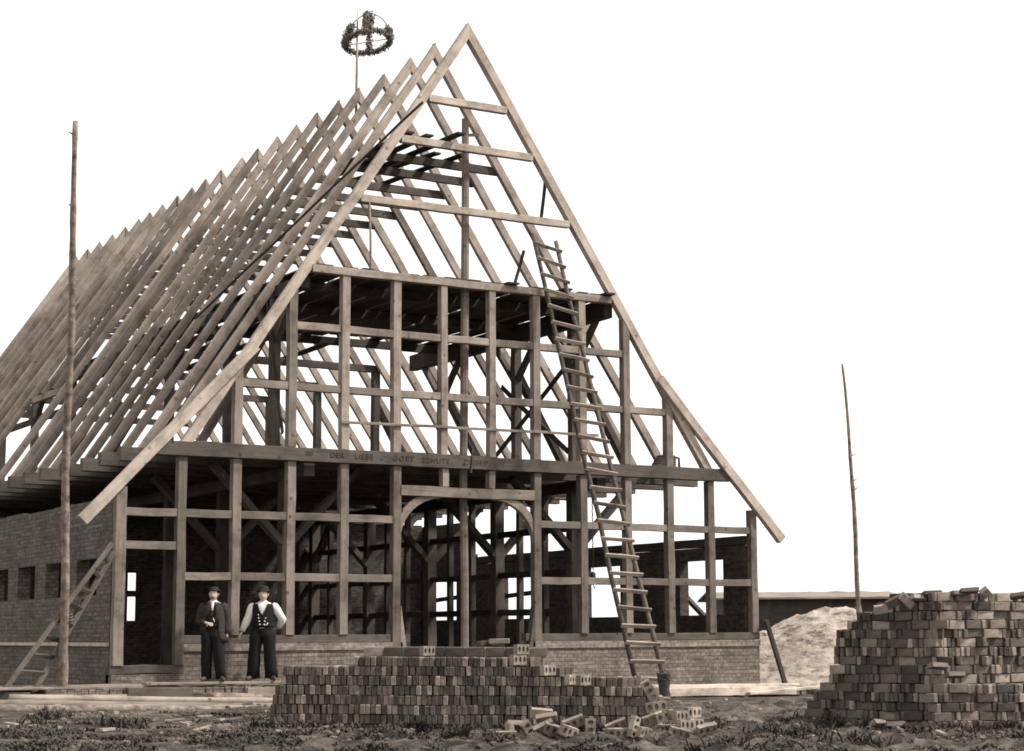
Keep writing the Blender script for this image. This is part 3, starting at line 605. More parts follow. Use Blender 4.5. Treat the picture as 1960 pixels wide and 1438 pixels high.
# low front stack -------------------------------------------------
A0 = Vector((-8.72, -10.45, 0)); A1 = Vector((-4.55, -13.0, 0)); AD = (A1-A0).normalized(); AL = (A1-A0).length; AN = Vector((AD.y, -AD.x, 0))  # AN points to camera side
if AN.dot(CP-A0) < 0: AN = -AN
rows = [(0, 1.0), (0, 1.0), (0, 1.0), (.005, 1.0), (.01, .985), (.025, .925), (.03, .76), (.21, .69), (.235, .70)]
def zbase(s): return -.275+(-.05)*s
GL = 'bricks of the low front stack'
def third(s): return 'left end' if s < .2 else ('left half' if s < .45 else ('middle' if s < .62 else ('right half' if s < .85 else 'right end')))
for r, (s0, s1) in enumerate(rows):
    for dep in range(3):
        s = s0*AL+random.uniform(0, .02); cnt = 0
        while s < s1*AL:
            f = s/AL; wob = .012*noise.noise(Vector((s*1.3, r*7, dep)))
            z = zbase(f)+r*.119+.06+wob; ed = s > s1*AL-.14 and dep == 0
            base = A0+AD*(s+.033)+AN*(-.125-dep*.262+random.uniform(-.014, .014)); base.z = z
            me = random.choice(plainB) if not ed else random.choice(holeP)
            if random.random() < .06: me = random.choice(paleB)
            sc = .0078*(1+.4*(r >= rows and 0)) if 0 else (.0078 if dep == 0 else .0001)
            if dep == 0 and ed: sc = .03
            if r == 8 and dep < 2:
                put(base+AD*.09, AD, 0, random.choice(plainB), .03 if dep == 0 else .0001, 'long-side-on brick, %s from left, topmost course of the low front stack' % ORDP[int((s-s0*AL)/.256)], GL, .03); s += .256; continue
            cnt += 1; put(base, AN, 0, me, sc+random.uniform(0, .0004), 'upright brick, %s from the left in the %s course of the low front stack' % (nth(cnt), ORD[r]), GL, .025)
            s += random.choice([.0655, .067, .069, .067, .078])
    # top row stretchers
for i, (s, rr, kind) in enumerate(((.245, 8, 0), (.3, 8, 0), (.38, 8, 0), (.455, 8, 0))): pass
top = zbase(.5)+8*.119
# extra bricks on the descending right end and top
def px_brick(u, v, L, dirpx, roll, mesh, label, yaw=0):
    p = camp(u, v, L); a = Vector((cos(yaw), sin(yaw), 0)); put(p, a, roll, mesh, .04, label, 'loose bricks beside the low front stack', .0)
camyaw = math.atan2(RT.y, RT.x)
def loose(u, v, L, yaw, pit, roll, kind, label):
    """brick seen with its pierced bed face to the camera; yaw about Z (0 = square on), pitch in the picture plane"""
    p = camp(u, v, L)
    m = Matrix.Translation(p) @ Matrix.Rotation(camyaw+yaw, 4, 'Z') @ Matrix.Rotation(roll, 4, 'X') @ Matrix.Rotation(pit, 4, 'Y')
    recs.append((.05, m, random.choice(kind), label, 'loose bricks beside the low front stack'))
H, PB = holeP, paleB
for a in (
 (1318, 1316, 21.3, .0, .0, 0, [], ''),
): pass
LS = [
 (818, 1246, 22.4, 1.0, 0, 0, H, 'pierced brick on top of the low stack, left of the doorway pole'),
 (998, 1243, 21.9, .95, 0, 0, H, 'topmost pierced brick at the right end of the low stack top'),
 (992, 1263, 21.85, .9, 0, 0, H, 'pierced brick just below the topmost one at the right end of the low stack top'),
 (1049, 1283, 21.75, .95, 0, 0, H, 'pierced brick at the first step down of the low stack'),
 (1117, 1302, 21.6, 1.0, 0, 0, H, 'pierced brick at the second step down of the low stack'),
 (1093, 1301, 21.8, 1.15, 0, 0, H, 'brick left of the pierced one at the second step down'),
 (1228, 1303, 21.6, 1.2, 0, 0, H, 'brick with one visible hole near the ladder foot'),
 (1243, 1322, 21.3, .1, 1.05, .1, H, 'steeply tilted pierced brick leaning at the right end of the low stack'),
 (1256, 1353, 21.1, .1, -.12, 0, H, 'pierced brick below the steeply tilted one'),
 (1250, 1377, 20.9, .15, -.33, .25, H, 'slanting pierced brick above the lying one at the right end'),
 (1279, 1397, 20.8, .05, .03, .1, H, 'pierced brick lying square to the viewer on the ground, lowest at the right end'),
 (1302, 1371, 21.0, .9, 0, 0, H, 'pierced brick standing on the right end pile, upper front'),
 (1326, 1364, 21.3, .8, 0, 0, H, 'pierced brick at the far right end, upper back'),
 (1312, 1388, 20.9, .8, .05, 0, H, 'pierced brick at the far right end, lower front'),
 (1330, 1385, 21.1, .8, .05, 0, H, 'pierced brick at the far right end, lower back'),
 (1283, 1368, 21.2, 1.45, 0, 0, PB, 'brick end behind the far right pierced bricks'),
 (1300, 1404, 20.6, .3, .25, .3, H, 'pierced brick in the grass, foremost at the right end of the low stack'),
 (1352, 1396, 20.9, .5, -.2, .5, H, 'tipped pierced brick lying apart, rightmost of all the loose bricks'),
 (1232, 1402, 20.6, 1.0, .1, .2, H, 'pierced brick turned sideways in the grass, before the steep pale one'),
 (1130, 1397, 20.7, .1, pi/2, 0, H, 'pierced brick standing on end before the low stack'),
 (1180, 1390, 20.8, .1, -.4, .35, H, 'tilted pierced brick leaning before the low stack, right of the upright one'),
 (1182, 1404, 20.7, .2, .0, .2, H, 'pale brick lying under the tilted one'),
 (1213, 1392, 20.7, .9, -1.25, .1, H, 'pale brick propped steeply before the right half of the low stack'),
 (1046, 1374, 20.9, .1, -.25, .9, PB, 'pale brick slanting against the foot of the low stack'),
 (1036, 1366, 21.0, .05, .1, .3, PB, 'brick upright behind the slanting pale one'),
 (1098, 1383, 20.8, .3, -.35, .3, H, 'brick tipped forward left of the upright pierced brick'),
 (1088, 1400, 20.6, .6, .3, .3, H, 'small bright brick half sunk in the grass left of the upright one'),
 (1060, 1397, 20.7, .2, .35, .4, H, 'brick lying flat and sloping right before the stack foot'),
 (1040, 1393, 20.7, .5, -.5, .6, H, 'brick tipped on its corner before the stack foot'),
 (1012, 1399, 20.8, .6, .9, .2, H, 'dark-holed brick leaning steeply, left group before the stack'),
 (988, 1387, 20.9, .2, .15, 1.1, PB, 'pale brick lying across two others, left group before the stack'),
 (968, 1410, 20.5, .3, .0, .2, H, 'lowest pierced brick in the grass, left group before the stack'),
 (977, 1394, 20.8, 1.3, .1, 0, PB, 'brick end in the left group before the stack'),
 (1260, 1393, 21.0, 1.3, 0, 0, PB, 'dull brick behind the square lying one'),
 (955, 1228, 22.2, .1, 0, 1.5, PB, 'bright brick lying on top of the low stack in front of the doorway'),
 (933, 1232, 22.3, .5, 0, 1.5, plainB, 'dark brick lying on top of the low stack in front of the doorway'),
]
for a in LS: loose(*a)
# tall right stack -------------------------------------------------
GR = 'bricks of the tall right stack'
lef = [1532, 1534, 1545, 1560, 1574, 1587, 1587, 1608, 1608, 1610, 1610, 1634, 1645, 1690, 1720]
def rightstack(pa, La, pb, Lb_, lefts, zb, depn, cfun, where, out=0., crs=.119):
    Bo = camp(pa, 1388, La); Be = camp(pb, 1388, Lb_); Bo.z = Be.z = 0; d_ = (Be-Bo).normalized(); TL = (Be-Bo).length; nn = Vector((d_.y, -d_.x, 0))
    if nn.dot(CP-Bo) < 0: nn = -nn
    for r, lx in enumerate(lefts):
        for dep in range(depn):
            s = (lx-pa+random.uniform(-7, 7))/(pb-pa)*TL; cnt = 0
            while s < TL-.03:
                cnt += 1; f = s/TL; head = random.random() < .72 or dep > 0
                Lb = BW+.003 if head else BL+.004
                base = Bo+d_*(s+Lb/2)+nn*(out-.125-dep*.258+random.uniform(-.03, .03)); base.z = zb+r*crs+.06+.016*noise.noise(Vector((s*1.1, r*.4, dep)))+random.uniform(-.003, .003)
                me = random.choice(plainB) if random.random() < cfun else random.choice(paleB)
                sc = (.0078 if head else .03)
                put(base if head else base+nn*.085, nn if head else d_, random.uniform(-.03, .03), me, (sc if dep == 0 else .0001)+random.uniform(0, .0004), '%s brick, %s from left, %s course, %s' % ('end-on' if head else 'long-side-on', nth(cnt), ORD[r], where), GR, .09)
                s += Lb+random.choice([0, .002, .004, .008])
    return Bo, Be, d_, nn, TL
SB = [rightstack(1528, 24.9, 1800, 23.6, lef, -.34, 3, .93, 'left face of the tall right stack'),  # fewer pale bricks: shade on this face put into the brick mix
      rightstack(1800, 23.6, 2010, 24.3, [1800]*15, -.34, 3, .72, 'right face of the tall right stack'),
      rightstack(1785, 23.35, 2010, 23.75, [1785, 1786, 1790, 1794, 1806], -.34, 1, .62, 'low front part of the tall stack')]
tp = -.31+15*.119
for (u, v, yaw, pit, roll, kd, lb_) in ((1712, 1152, .2, -.5, .3, plainB, 'brick leaning steeply on the top left of the tall stack'), (1735, 1150, .3, .7, .2, plainB, 'brick leaning back on the top left of the tall stack'), (1690, 1166, .1, -.15, .3, plainB, 'tilted brick at the top left edge of the tall stack'),
   (1784, 1136, .15, 0, 1.4, plainB, 'dark brick flat on top of the tall stack, left of the middle'), (1855, 1131, .2, -.15, 1.3, plainB, 'highest dark brick, tipped, on top of the tall stack'), (1832, 1137, .5, .1, 1.3, plainB, 'brick lying behind the highest one on the tall stack'),
   (1886, 1134, .8, .4, .8, paleB, 'pale brick end on top of the tall stack, right of the highest one'), (1952, 1140, .3, -.4, 1.2, plainB, 'brick tip at the upper right edge of the tall stack'), (1760, 1145, .1, .3, 1.2, paleB, 'pale tipped brick on the top courses, left of the middle'),
   (1795, 1275, .25, .22, 1.25, paleB, 'pale-topped brick lying across the notch in the middle of the tall stack'), (1828, 1292, .2, .12, 1.25, paleB, 'pale brick on the step of the lower front part'),
   (1712, 1387, .2, 0, 1.3, paleB, 'brick lying in the grass before the tall stack, left one'), (1746, 1390, .1, .05, 1.3, plainB, 'brick lying in the grass before the tall stack, right one'), (1680, 1385, .6, .2, 1.0, paleB, 'broken pale brick at the foot of the tall stack')):
    L = 24.0 if v < 1200 else 23.1; p = camp(u, v, L); m = Matrix.Translation(p) @ Matrix.Rotation(camyaw+yaw, 4, 'Z') @ Matrix.Rotation(roll, 4, 'X') @ Matrix.Rotation(pit, 4, 'Y'); recs.append((.05, m, random.choice(kd), lb_, 'loose bricks on and before the tall right stack'))
recs.sort(key=lambda r: -r[0])
for sc, m, me, lb_, gp in recs[:298]:
    o = link('brick', me); o.matrix_world = m; tag(o, lb_, 'brick', gp)
vs = []; fs = []; mi = []; mats = [M['brick'], M['bricklight']]
for sc, m, me, lb_, gp in recs[298:]:
    k = len(vs); vs += [m @ v.co for v in me.vertices]; fs += [tuple(k+i for i in p.vertices) for p in me.polygons]; mi += [mats.index(me.materials[0])]*len(me.polygons)
me = pyd('stacked_bricks', vs, fs); me.materials.append(mats[0]); me.materials.append(mats[1]); me.polygons.foreach_set('material_index', mi)
tag(link('stacked_bricks', me), 'remaining bricks filling the two stacks', 'bricks', kind='stuff')
# ---------------------------------------------------------------- grass and heath
vs = []; fs = []; rnd = random.Random(3)
def tuft(x, y, n, h, sp):
    for q in range(n):
        a = rnd.uniform(0, 2*pi); r = sp*rnd.random()**.5; bx, by = x+r*cos(a), y+r*sin(a); hh = h*rnd.uniform(.35, 1.2); b_ = rnd.uniform(0, 2*pi); wd = rnd.uniform(.005, .013)
        z = gz(bx, by)-.01; ln_ = rnd.uniform(.3, 1.6)*hh; k = len(vs); dx, dy = cos(b_), sin(b_)
        vs.extend([(bx-dy*wd, by+dx*wd, z), (bx+dy*wd, by-dx*wd, z), (bx+dx*ln_*.5+dy*wd, by+dy*ln_*.5-dx*wd, z+hh*.6), (bx+dx*ln_*.5-dy*wd, by+dy*ln_*.5+dx*wd, z+hh*.6), (bx+dx*ln_, by+dy*ln_, z+hh*rnd.uniform(.5, 1))])
        fs.append((k, k+1, k+2, k+3)); fs.append((k+3, k+2, k+4))
for i in range(13000):
    L = rnd.uniform(16.5, 27); u = rnd.uniform(-6.5, 6.5)*L/20; p = CP+Vector((F.x, F.y, 0)).normalized()*L+Vector((RT.x, RT.y, 0)).normalized()*u
    if p.y > -2.5: continue
    dn = noise.noise(Vector((p.x*.8, p.y*.8, 4)))
    if L > 22.5 and u < 0 and dn < .1: continue
    d2 = noise.noise(Vector((p.x*2.1, p.y*2.1, 8)))
    if dn+d2*.9 < .05: continue
    dA = (Vector((p.x, p.y, 0))-A0); s_ = dA.dot(AD); t_ = dA.dot(AN)
    if 0 < s_ < AL and -.8 < t_ < 0: continue
    tuft(p.x, p.y, 12, .035+.09*max(0, d2), .12)
for i in range(260):   # darker tufts along the foot of both stacks
    if i % 2: q = A0+AD*rnd.uniform(-.2, AL+.6)+AN*rnd.uniform(.03, .35)
    else: Bo, Be, d_, nn, TL = SB[i//2 % 3]; q = Bo+d_*rnd.uniform(-.2, TL)+nn*rnd.uniform(.05, .5)
    tuft(q.x, q.y, 16, rnd.uniform(.08, .17), .12)
for cx_, cy_, n_ in ((1360, 1425, 22), (1640, 1415, 16), (880, 1415, 14), (720, 1385, 16), (560, 1385, 18), (1480, 1400, 10), (240, 1400, 14), (90, 1385, 14)):
    q = CP+(F+RT*((cx_-980)/FPX)-UP*((cy_-719)/FPX))*(1.16/(-(F+RT*((cx_-980)/FPX)-UP*((cy_-719)/FPX)).z))
    for i in range(n_): tuft(q.x+rnd.gauss(0, .14), q.y+rnd.gauss(0, .2), 16, rnd.uniform(.1, .22), .09)
for i in range(70): tuft(8.3+rnd.uniform(-.7, 1.4), .1+rnd.uniform(-.6, .8), 12, .18, .15)
tag(link('heath_grass', pyd('grass', vs, fs), M['grass']), 'short dark grass and heath growing over the foreground', 'grass', kind='stuff')
vs = []; fs = []
ico = [(0, 0, 1), (.89, 0, .45), (.28, .85, .45), (-.72, .53, .45), (-.72, -.53, .45), (.28, -.85, .45), (.72, .53, -.45), (-.28, .85, -.45), (-.89, 0, -.45), (-.28, -.85, -.45), (.72, -.53, -.45), (0, 0, -1)]
icf = [(0, 1, 2), (0, 2, 3), (0, 3, 4), (0, 4, 5), (0, 5, 1), (1, 6, 2), (2, 7, 3), (3, 8, 4), (4, 9, 5), (5, 10, 1), (2, 6, 7), (3, 7, 8), (4, 8, 9), (5, 9, 10), (1, 10, 6), (6, 11, 7), (7, 11, 8), (8, 11, 9), (9, 11, 10), (10, 11, 6)]
for i in range(2600):
    L = rnd.uniform(16.5, 31); u = rnd.uniform(-6.5, 6.5)*L/20; p = CP+Vector((F.x, F.y, 0)).normalized()*L+Vector((RT.x, RT.y, 0)).normalized()*u
    if p.y > -1.4: continue
    s = rnd.choice([.01, .015, .02, .03, .045])*rnd.uniform(.7, 1.3); k = len(vs); sq = rnd.uniform(.4, .8)
    vs += [(p.x+a*s*rnd.uniform(.7, 1.2), p.y+b_*s*rnd.uniform(.7, 1.2), gz(p.x, p.y)+s*.2+c*s*sq) for a, b_, c in ico]; fs += [tuple(k+j for j in f) for f in icf]
ov_ = []; of_ = []
for i in range(260):
    L = rnd.uniform(21, 34); u = rnd.uniform(-6.2, 6.2)*L/20; p = CP+Vector((F.x, F.y, 0)).normalized()*L+Vector((RT.x, RT.y, 0)).normalized()*u
    if p.y > -1.2: continue
    a = rnd.uniform(0, pi); l_, w_, h_ = rnd.uniform(.04, .3), rnd.uniform(.012, .04), rnd.uniform(.006, .02); z = gz(p.x, p.y)+.01; d_, e_ = Vector((cos(a), sin(a), rnd.uniform(-.15, .15))), Vector((-sin(a), cos(a), 0)); k = len(ov_)
    for sx_ in (-l_, l_):
        for sy_ in (-w_, w_):
            for sz_ in (0, h_*2): ov_.append(Vector((p.x, p.y, z+sz_))+d_*sx_*.5+e_*sy_)
    of_ += [(k, k+1, k+3, k+2), (k+4, k+6, k+7, k+5), (k, k+4, k+5, k+1), (k+2, k+3, k+7, k+6), (k, k+2, k+6, k+4), (k+1, k+5, k+7, k+3)]
tag(link('wood_offcuts', pyd('chips', ov_, of_), M['plank']), 'wood chips and offcuts strewn over the building site', 'offcuts', kind='stuff')
tag(link('clods', pyd('clods', vs, fs), plain('clod', sep(.1), 1.5, .6)), 'clods and rubble scattered over the ground', 'rubble', kind='stuff')
# ---------------------------------------------------------------- people
def skinned(joints, edges, name, mat, parent, sub=2):
    """one continuous surface grown round a skeleton; joints = [(xyz, rx, ry)]"""
    me = bpy.data.meshes.new(name); me.from_pydata([j[0] for j in joints], edges, []); me.update()
    o = bpy.data.objects.new('tmp', me); C.objects.link(o); sk = o.modifiers.new('s', 'SKIN'); sk.use_smooth_shade = True
    sv = me.skin_vertices[0].data
    for i, j in enumerate(joints): sv[i].radius = (j[1], j[2]); sv[i].use_root = (i == 0)
    ss = o.modifiers.new('u', 'SUBSURF'); ss.levels = ss.render_levels = sub
    bpy.context.view_layer.update(); m2 = bpy.data.meshes.new_from_object(o.evaluated_get(bpy.context.evaluated_depsgraph_get())); bpy.data.objects.remove(o)
    m2.materials.clear(); m2.materials.append(mat); m2.polygons.foreach_set('use_smooth', [True]*len(m2.polygons)); m2.name = name
    return link(name, m2, None, parent)
def loft(name, rings, mat, parent, seg=24, cap0=False, cap1=False, fold=0.):
    """rings = [(x, y, z, rx, ry)] stacked ellipses"""
    vs = []; fs = []
    for i, (x, y, z, rx, ry) in enumerate(rings):
        for k in range(seg):
            a = 2*pi*k/seg; f = 1+fold*noise.noise(Vector((cos(a)*2, sin(a)*2, z*5))); vs.append((x+rx*f*cos(a), y+ry*f*sin(a), z))
    for i in range(len(rings)-1):
        for k in range(seg): a = i*seg+k; b_ = i*seg+(k+1) % seg; fs.append((a, b_, b_+seg, a+seg))
    if cap0: fs.append(tuple(range(seg-1, -1, -1)))
    if cap1: fs.append(tuple(range((len(rings)-1)*seg, len(rings)*seg)))
    me = pyd(name, vs, fs, True); me.materials.append(mat) if mat else None; return me
def limb(pts, rads, seg=14, fold=.06):
    P = []; Q = []
    for i in range(len(pts)-1):
        for t in (0, .33, .67): P.append(Vector(pts[i]).lerp(Vector(pts[i+1]), t)); Q.append(rads[i]*(1-t)+rads[i+1]*t)
    P.append(Vector(pts[-1])); Q.append(rads[-1])
    return tube_mesh(P, [q*(1+fold*sin(i*2.1)) for i, q in enumerate(Q)], seg)
def hand_chain(J, E, wrist_i, wrist, dirv, palmn, curl, s=1.):
    """palm plus five bent fingers added to the body skeleton"""
    dirv = Vector(dirv).normalized(); pn = Vector(palmn).normalized(); sd_ = dirv.cross(pn).normalized(); w_ = Vector(wrist)
    pa = w_+dirv*.045*s; J.append((tuple(pa), .026*s, .016*s)); pi_ = len(J)-1; E.append((wrist_i, pi_))
    for i, (o, L) in enumerate(((-.027, .062), (-.009, .074), (.009, .070), (.026, .055))):
        b_ = pa+sd_*o*s+dirv*.035*s; J.append((tuple(b_), .0095*s, .0095*s)); k = len(J)-1; E.append((pi_, k)); d = dirv.copy(); p = b_
        for j in range(2):
            d = (d+pn*curl*(.5+.5*j)).normalized(); p = p+d*L*s*.5; J.append((tuple(p), (.0085-.001*j)*s, (.0085-.001*j)*s)); E.append((k, len(J)-1)); k = len(J)-1
    b_ = pa-sd_*.03*s+pn*.01*s; J.append((tuple(b_), .011*s, .011*s)); k = len(J)-1; E.append((pi_, k)); p = b_+(dirv*.6-sd_*.6+pn*.3).normalized()*.035*s; J.append((tuple(p), .0095*s, .0095*s)); E.append((k, len(J)-1))
def head_mesh(c, yaw=0., mous=False):
    """egg-shaped head with brow, sockets, nose, lips, chin and ears; faces -Y"""
    vs = []; fs = []; nu, nv = 28, 22
    for j in range(nv+1):
        ph = pi*j/nv; z = cos(ph); r = sin(ph)
        for i in range(nu):
            a = 2*pi*i/nu; x = r*sin(a); y = -r*cos(a); zz = z
            X = x*.074; Y = y*.094; Z = zz*.118
            if zz < 0: X *= 1-.30*(-zz)**1.4; Y *= 1-.12*(-zz)
            front = max(0, -y)
            if front > 0:
                g_ = lambda cx, cz, sx, sz: math.exp(-((x-cx)/sx)**2-((zz-cz)/sz)**2)
                Y -= front*(.030*g_(0, -.16, .13, .2)+.012*g_(0, .05, .12, .25)-.014*g_(.36, .06, .18, .12)-.014*g_(-.36, .06, .18, .12)+.008*g_(0, -.50, .28, .07)+.010*g_(0, -.62, .22, .06)+.012*g_(0, -.86, .3, .14)+.008*g_(0, .24, .6, .09)-.006*g_(0, -.56, .3, .03))
            vs.append((X, Y, Z))
    for j in range(nv):
        for i in range(nu): a = j*nu+i; b_ = j*nu+(i+1) % nu; fs.append((a, a+nu, b_+nu, b_))
    h = pyd('head', vs, fs, True)
    ears = []
    for s in (-1, 1): ears.append(tube_mesh([(s*.070, .004, -.03), (s*.080, .012, 0), (s*.080, .016, .025), (s*.070, .008, .035)], [(.006, .01), (.009, .018), (.009, .017), (.005, .008)], 8))
    m = join([h]+ears); m.transform(Matrix.Translation(c) @ Matrix.Rotation(yaw, 4, 'Z')); return m
def person(loc, rot, label, kind):
    t = thing('person', loc, label, 'person'); t.rotation_euler.z = rot; t.scale = (1.13, 1.08, 1.05) if kind else (1.06, 1.05, 1.05)
    H_ = 1.47      # centre of the head
    J = []; E = []
    def j(p, rx, ry=None, par=None):
        J.append((p, rx, ry or rx)); i = len(J)-1
        if par is not None: E.append((par, i))
        return i
    pel = j((0, 0, .86), .13, .10); ch0 = j((0, .0, 1.05), .125, .09, pel); ch = j((0, .01, 1.22), .14, .095, ch0); nk = j((0, .01, 1.345), .055, .055, ch); hd = j((0, 0, 1.43), .05, .055, nk)
    if kind == 0: LEG = [((-.085, 0, .80), (-.10, -.02, .45), (-.10, .0, .08)), ((.085, 0, .80), (.11, -.05, .45), (.15, -.02, .08))]
    else: LEG = [((-.09, 0, .80), (-.13, -.03, .45), (-.15, .0, .08)), ((.09, 0, .80), (.12, -.02, .45), (.15, .0, .08))]
    for hp, kn, an in LEG:
        a = j(hp, .085, .085, pel); b_ = j(kn, .055, .055, a); c = j(an, .04, .04, b_)
    if kind == 0: ARM = [((-.172, .01, 1.275), (-.26, .03, 1.02), (-.09, -.13, .985), (.6, -.5, -.1), (0, .6, -.6)), ((.172, .01, 1.275), (.235, .06, 1.02), (.24, .0, .80), (0, -.1, -1), (-1, 0, 0))]
    else: ARM = [((-.172, .01, 1.275), (-.26, .0, 1.03), (-.345, -.02, .83), (-.35, -.15, -1), (1, 0, 0)), ((.172, .01, 1.275), (.31, .06, 1.05), (.23, .17, .90), (-.8, .5, -.2), (0, .4, -1))]
    for s, (sh, el, wr, dv, pn) in zip((-1, 1), ARM):
        a = j(sh, .045, .045, ch); b_ = j(el, .042, .042, a); c = j(wr, .028, .022, b_); hand_chain(J, E, c, wr, dv, pn, .55)
    body = skinned(J, E, 'body', M['skin'], t, 2)
    hm = head_mesh(Vector((0, -.012, H_)), yaw=0)
    bm_ = join([body.data, hm], 'body'); bm_.materials.append(M['skin']); body.data = bm_
    # trousers
    legs = []
    for hp, kn, an in LEG:
        fl = .112 if kind else .088
        legs.append(limb([(hp[0], hp[1], .86), kn, (an[0], an[1]+.01, .045)], [.118, .098, fl], 16, .05))
    hips = loft('hips', [(0, 0, .74, .16, .115), (0, 0, .82, .175, .125), (0, 0, .92, .165, .12), (0, 0, 1.0, .155, .112)], None, None)
    link('trousers', join([hips]+legs), M['tri'], t)
    shl = .205
    tors = [(0, 0, .90, .165, .125), (0, 0, .97, .158, .118), (0, .005, 1.08, .165, .118), (0, .01, 1.2, .185, .122), (0, .012, 1.275, .19, .112), (0, .012, 1.31, .165, .1), (0, .012, 1.34, .11, .08), (0, .01, 1.36, .066, .062)]
    def sleeve(A, r0, r1, frac=1.0):
        sh, el, wr = A[0], A[1], A[2]; e = Vector(el).lerp(Vector(wr), frac)
        return limb([Vector(sh)+Vector((-.03 if sh[0] > 0 else .03, 0, .02)), Vector(sh), el, e], [.05, r0, (r0+r1)/2+.004, r1], 14, .07)
    if kind == 1:
        link('shirt', join([loft('s', [(x, y, z, a*.97, b_*.97) for x, y, z, a, b_ in tors], None, None)]+[sleeve(A, .074, .05, .93) for A in ARM]), M['shirt'], t)
        # waistcoat with a V neck: front panels thicker than the shirt
        link('waistcoat', vest(tors, 1.06, 1.02), M['vest'], t)
        bs_ = []
        for cx in (-.045, .045):
            for i in range(3): bs_.append(ball((cx+(.012 if cx > 0 else -.01)*(i-1)*-1, -.137, 1.07-.055*i), .012))
        bs_.append(ball((-.062, -.13, 1.125), .010))
        for q_ in bs_: link('button', q_, M['brass'], t)
        link('watch_chain', tube_mesh([(.03, -.146, .965), (.055, -.148, .945), (.08, -.14, .955), (.095, -.125, .99)], [.005]*4, 6), M['brass'], t)
        link('hat', hatmesh((0, .012, H_), .14, .068, .10, flat=False), M['felt'], t)
        link('hair', haircap((0, .0, H_)), M['hair'], t)
    else:
        link('shirt', loft('s', [(x, y, z, a*.97, b_*.97) for x, y, z, a, b_ in tors[3:]], None, None), M['shirt'], t)
        link('waistcoat', vest(tors, 1.05, 1.0, .14), M['vest'], t)
        link('neckcloth', join([loft('n', [(0, -.005, 1.335, .058, .06), (0, -.01, 1.355, .057, .06), (0, -.005, 1.37, .054, .058)], None, None), tube_mesh([(0, -.075, 1.345), (.0, -.105, 1.28), (.005, -.128, 1.2)], [(.022, .012), (.016, .012), (.012, .01)], 10)]), M['shirt'], t)
        # open jacket: a shell around back and sides that hangs lower on the right of the picture
        link('jacket', join([jacket(tors)]+[sleeve(ARM[0], .078, .058, .85), sleeve(ARM[1], .08, .06, .98)]), M['coat'], t)
        link('watch_chain', tube_mesh([(.02, -.135, 1.07), (.04, -.142, 1.03), (.045, -.135, 1.0)], [.005]*3, 6), M['brass'], t)
        link('moustache', tube_mesh([(-.034, -.088, H_-.062), (-.015, -.103, H_-.05), (0, -.108, H_-.047), (.015, -.103, H_-.05), (.034, -.088, H_-.062)], [.004, .009, .008, .009, .004], 8), M['hair'], t)
        link('hat', hatmesh((0, .012, H_), .138, .055, .095, flat=True), M['felt'], t)
        link('hair', haircap((0, .0, H_)), M['hair'], t)
    for s, (hp, kn, an) in zip((-1, 1), LEG):
        b0 = Vector((an[0], an[1], 0)); d = Vector((s*.45 if not (kind == 0 and s < 0) else -.25, -1, 0)).normalized()
        P = [b0-d*.06+Vector((0, 0, .04)), b0+Vector((0, 0, .05)), b0+d*.09+Vector((0, 0, .038)), b0+d*.16+Vector((0, 0, .03)), b0+d*.205+Vector((0, 0, .024))]
        link('boot', join([tube_mesh(P, [(.03, .035), (.042, .05), (.043, .038), (.043, .03), (.022, .018)], 12), tube_mesh([b0+Vector((0, 0, .03)), b0+Vector((0, 0, .16))], [.042, .046], 12)]), M['boot'], t)
    return t
def ball(c, r):
    bm = bmesh.new(); bmesh.ops.create_icosphere(bm, subdivisions=2, radius=r); bmesh.ops.translate(bm, vec=c, verts=bm.verts); me = bpy.data.meshes.new('b'); bm.to_mesh(me); bm.free()
    me.polygons.foreach_set('use_smooth', [True]*len(me.polygons)); return me
def vest(tors, k, k2, vw=.36):
    vs = []; fs = []; seg = 96; ok = []
    zz = [.93+.0134*i for i in range(30)]
    def at(z):
        for a, b_ in zip(tors, tors[1:]):
            if a[2] <= z <= b_[2]: t = (z-a[2])/(b_[2]-a[2]); return [a[i]*(1-t)+b_[i]*t for i in range(5)]
        return tors[-1]
    for z in zz:
        q = at(z)
        for i in range(seg): a = 2*pi*i/seg; vs.append((q[3]*k*cos(a), q[1]+q[4]*k*1.02*sin(a), z))
    for j in range(len(zz)-1):
        zm = (zz[j]+zz[j+1])/2
        for i in range(seg):
            a = 2*pi*(i+.5)/seg; x = cos(a)*.18; front = sin(a) < 0
            if front and zm > 1.135 and abs(x) < (zm-1.12)*vw+.006: continue
            if zm > 1.12 and abs(cos(a)) > .93-.35*max(0, zm-1.2): continue
            p = j*seg+i; q = j*seg+(i+1) % seg; fs.append((p, q, q+seg, p+seg))
    me = pyd('vest', vs, fs, True); return solid(me, .008)
def solid(me, th):
    o = bpy.data.objects.new('tmp', me); C.objects.link(o); m = o.modifiers.new('s', 'SOLIDIFY'); m.thickness = th; m.offset = 0
    bpy.context.view_layer.update(); m2 = bpy.data.meshes.new_from_object(o.evaluated_get(bpy.context.evaluated_depsgraph_get())); bpy.data.objects.remove(o); return m2
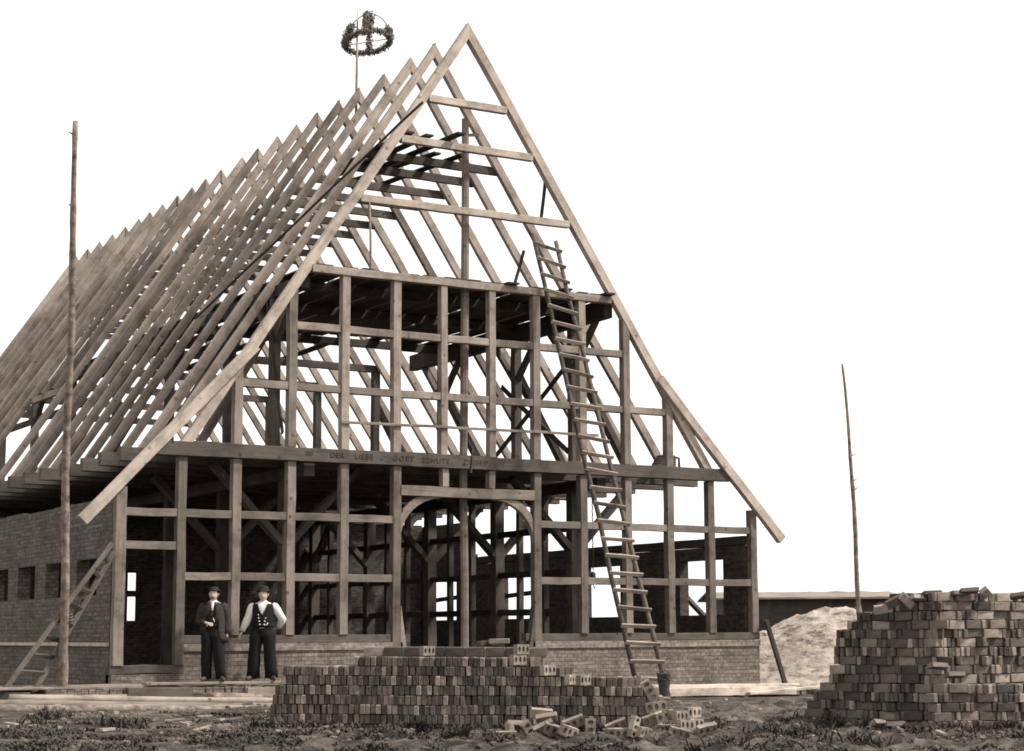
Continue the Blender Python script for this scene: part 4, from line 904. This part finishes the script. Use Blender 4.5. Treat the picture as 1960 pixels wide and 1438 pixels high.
def jacket(tors):
    vs = []; fs = []; seg = 48; zz = [.66, .74, .82, .9, 1.0, 1.1, 1.2, 1.27, 1.31, 1.34]
    for z in zz:
        rx, ry = (.205, .145) if z < .95 else ((.2, .14) if z < 1.25 else ((.19, .125) if z < 1.3 else ((.15, .11) if z < 1.33 else (.085, .08))))
        for i in range(seg): a = 2*pi*i/seg; fl = 1+(.12 if z < .8 else 0)*max(0, cos(a)); vs.append((rx*fl*cos(a)*1.02+(.03 if z < .75 and cos(a) > 0 else 0), ry*sin(a)+.008, z))
    for j in range(len(zz)-1):
        zm = (zz[j]+zz[j+1])/2
        for i in range(seg):
            a = 2*pi*(i+.5)/seg; x = cos(a); 
            if sin(a) < 0 and (-.5 if zm < 1.1 else -.3) < x < (.26 if zm > .95 else .45): continue
            if zm < .8 and x < -.2: continue
            p = j*seg+i; q = j*seg+(i+1) % seg; fs.append((p, q, q+seg, p+seg))
    return solid(pyd('jacket', vs, fs, True), .012)
def hatmesh(c, brim, h, r, flat):
    pr = [(0, .045), (r*.8, .045), (r*.98, .048), (brim*.98, .036), (brim, .040), (brim*.98, .046), (r*1.0, .058), (r*.99, .045+h*.7), (r*.88, .045+h*1.25), (r*.5, .045+h*(1.35 if flat else 1.45)), (0, .045+h*(1.36 if flat else 1.4))]
    seg = 28; vs = []; fs = []
    for R_, z in pr:
        for i in range(seg): a = 2*pi*i/seg; vs.append((c[0]+R_*.88*cos(a), c[1]+R_*1.02*sin(a), c[2]+z+.016+(.010*(abs(cos(a))) if R_ > r*1.1 else 0)+.10*R_*1.02*-sin(a)*1.0))
    for j in range(len(pr)-1):
        for i in range(seg): a = j*seg+i; b_ = j*seg+(i+1) % seg; fs.append((a, b_, b_+seg, a+seg))
    return pyd('hat', vs, fs, True)
def haircap(c):
    vs = []; fs = []; nu, nv = 24, 10
    for j in range(nv+1):
        ph = pi*.28+pi*.36*j/nv
        for i in range(nu+1):
            a = -pi*.63+2*pi*.63*i/nu; vs.append((c[0]+.080*sin(ph)*sin(a), c[1]+.100*sin(ph)*cos(a)-.004, c[2]+.12*cos(ph)))
    for j in range(nv):
        for i in range(nu): a = j*(nu+1)+i; fs.append((a, a+1, a+nu+2, a+nu+1))
    return solid(pyd('hair', vs, fs, True), .006)
face = R(-30.7)
person((-5.6, -.5, .125), face, 'person on the left in open brown jacket and pale neckcloth, hand at waist', 0)
person((-4.63, -.5, .125), face, 'person on the right in white shirt sleeves and black buttoned waistcoat', 1)
print('objects', len(bpy.data.objects), 'recs', len(recs))
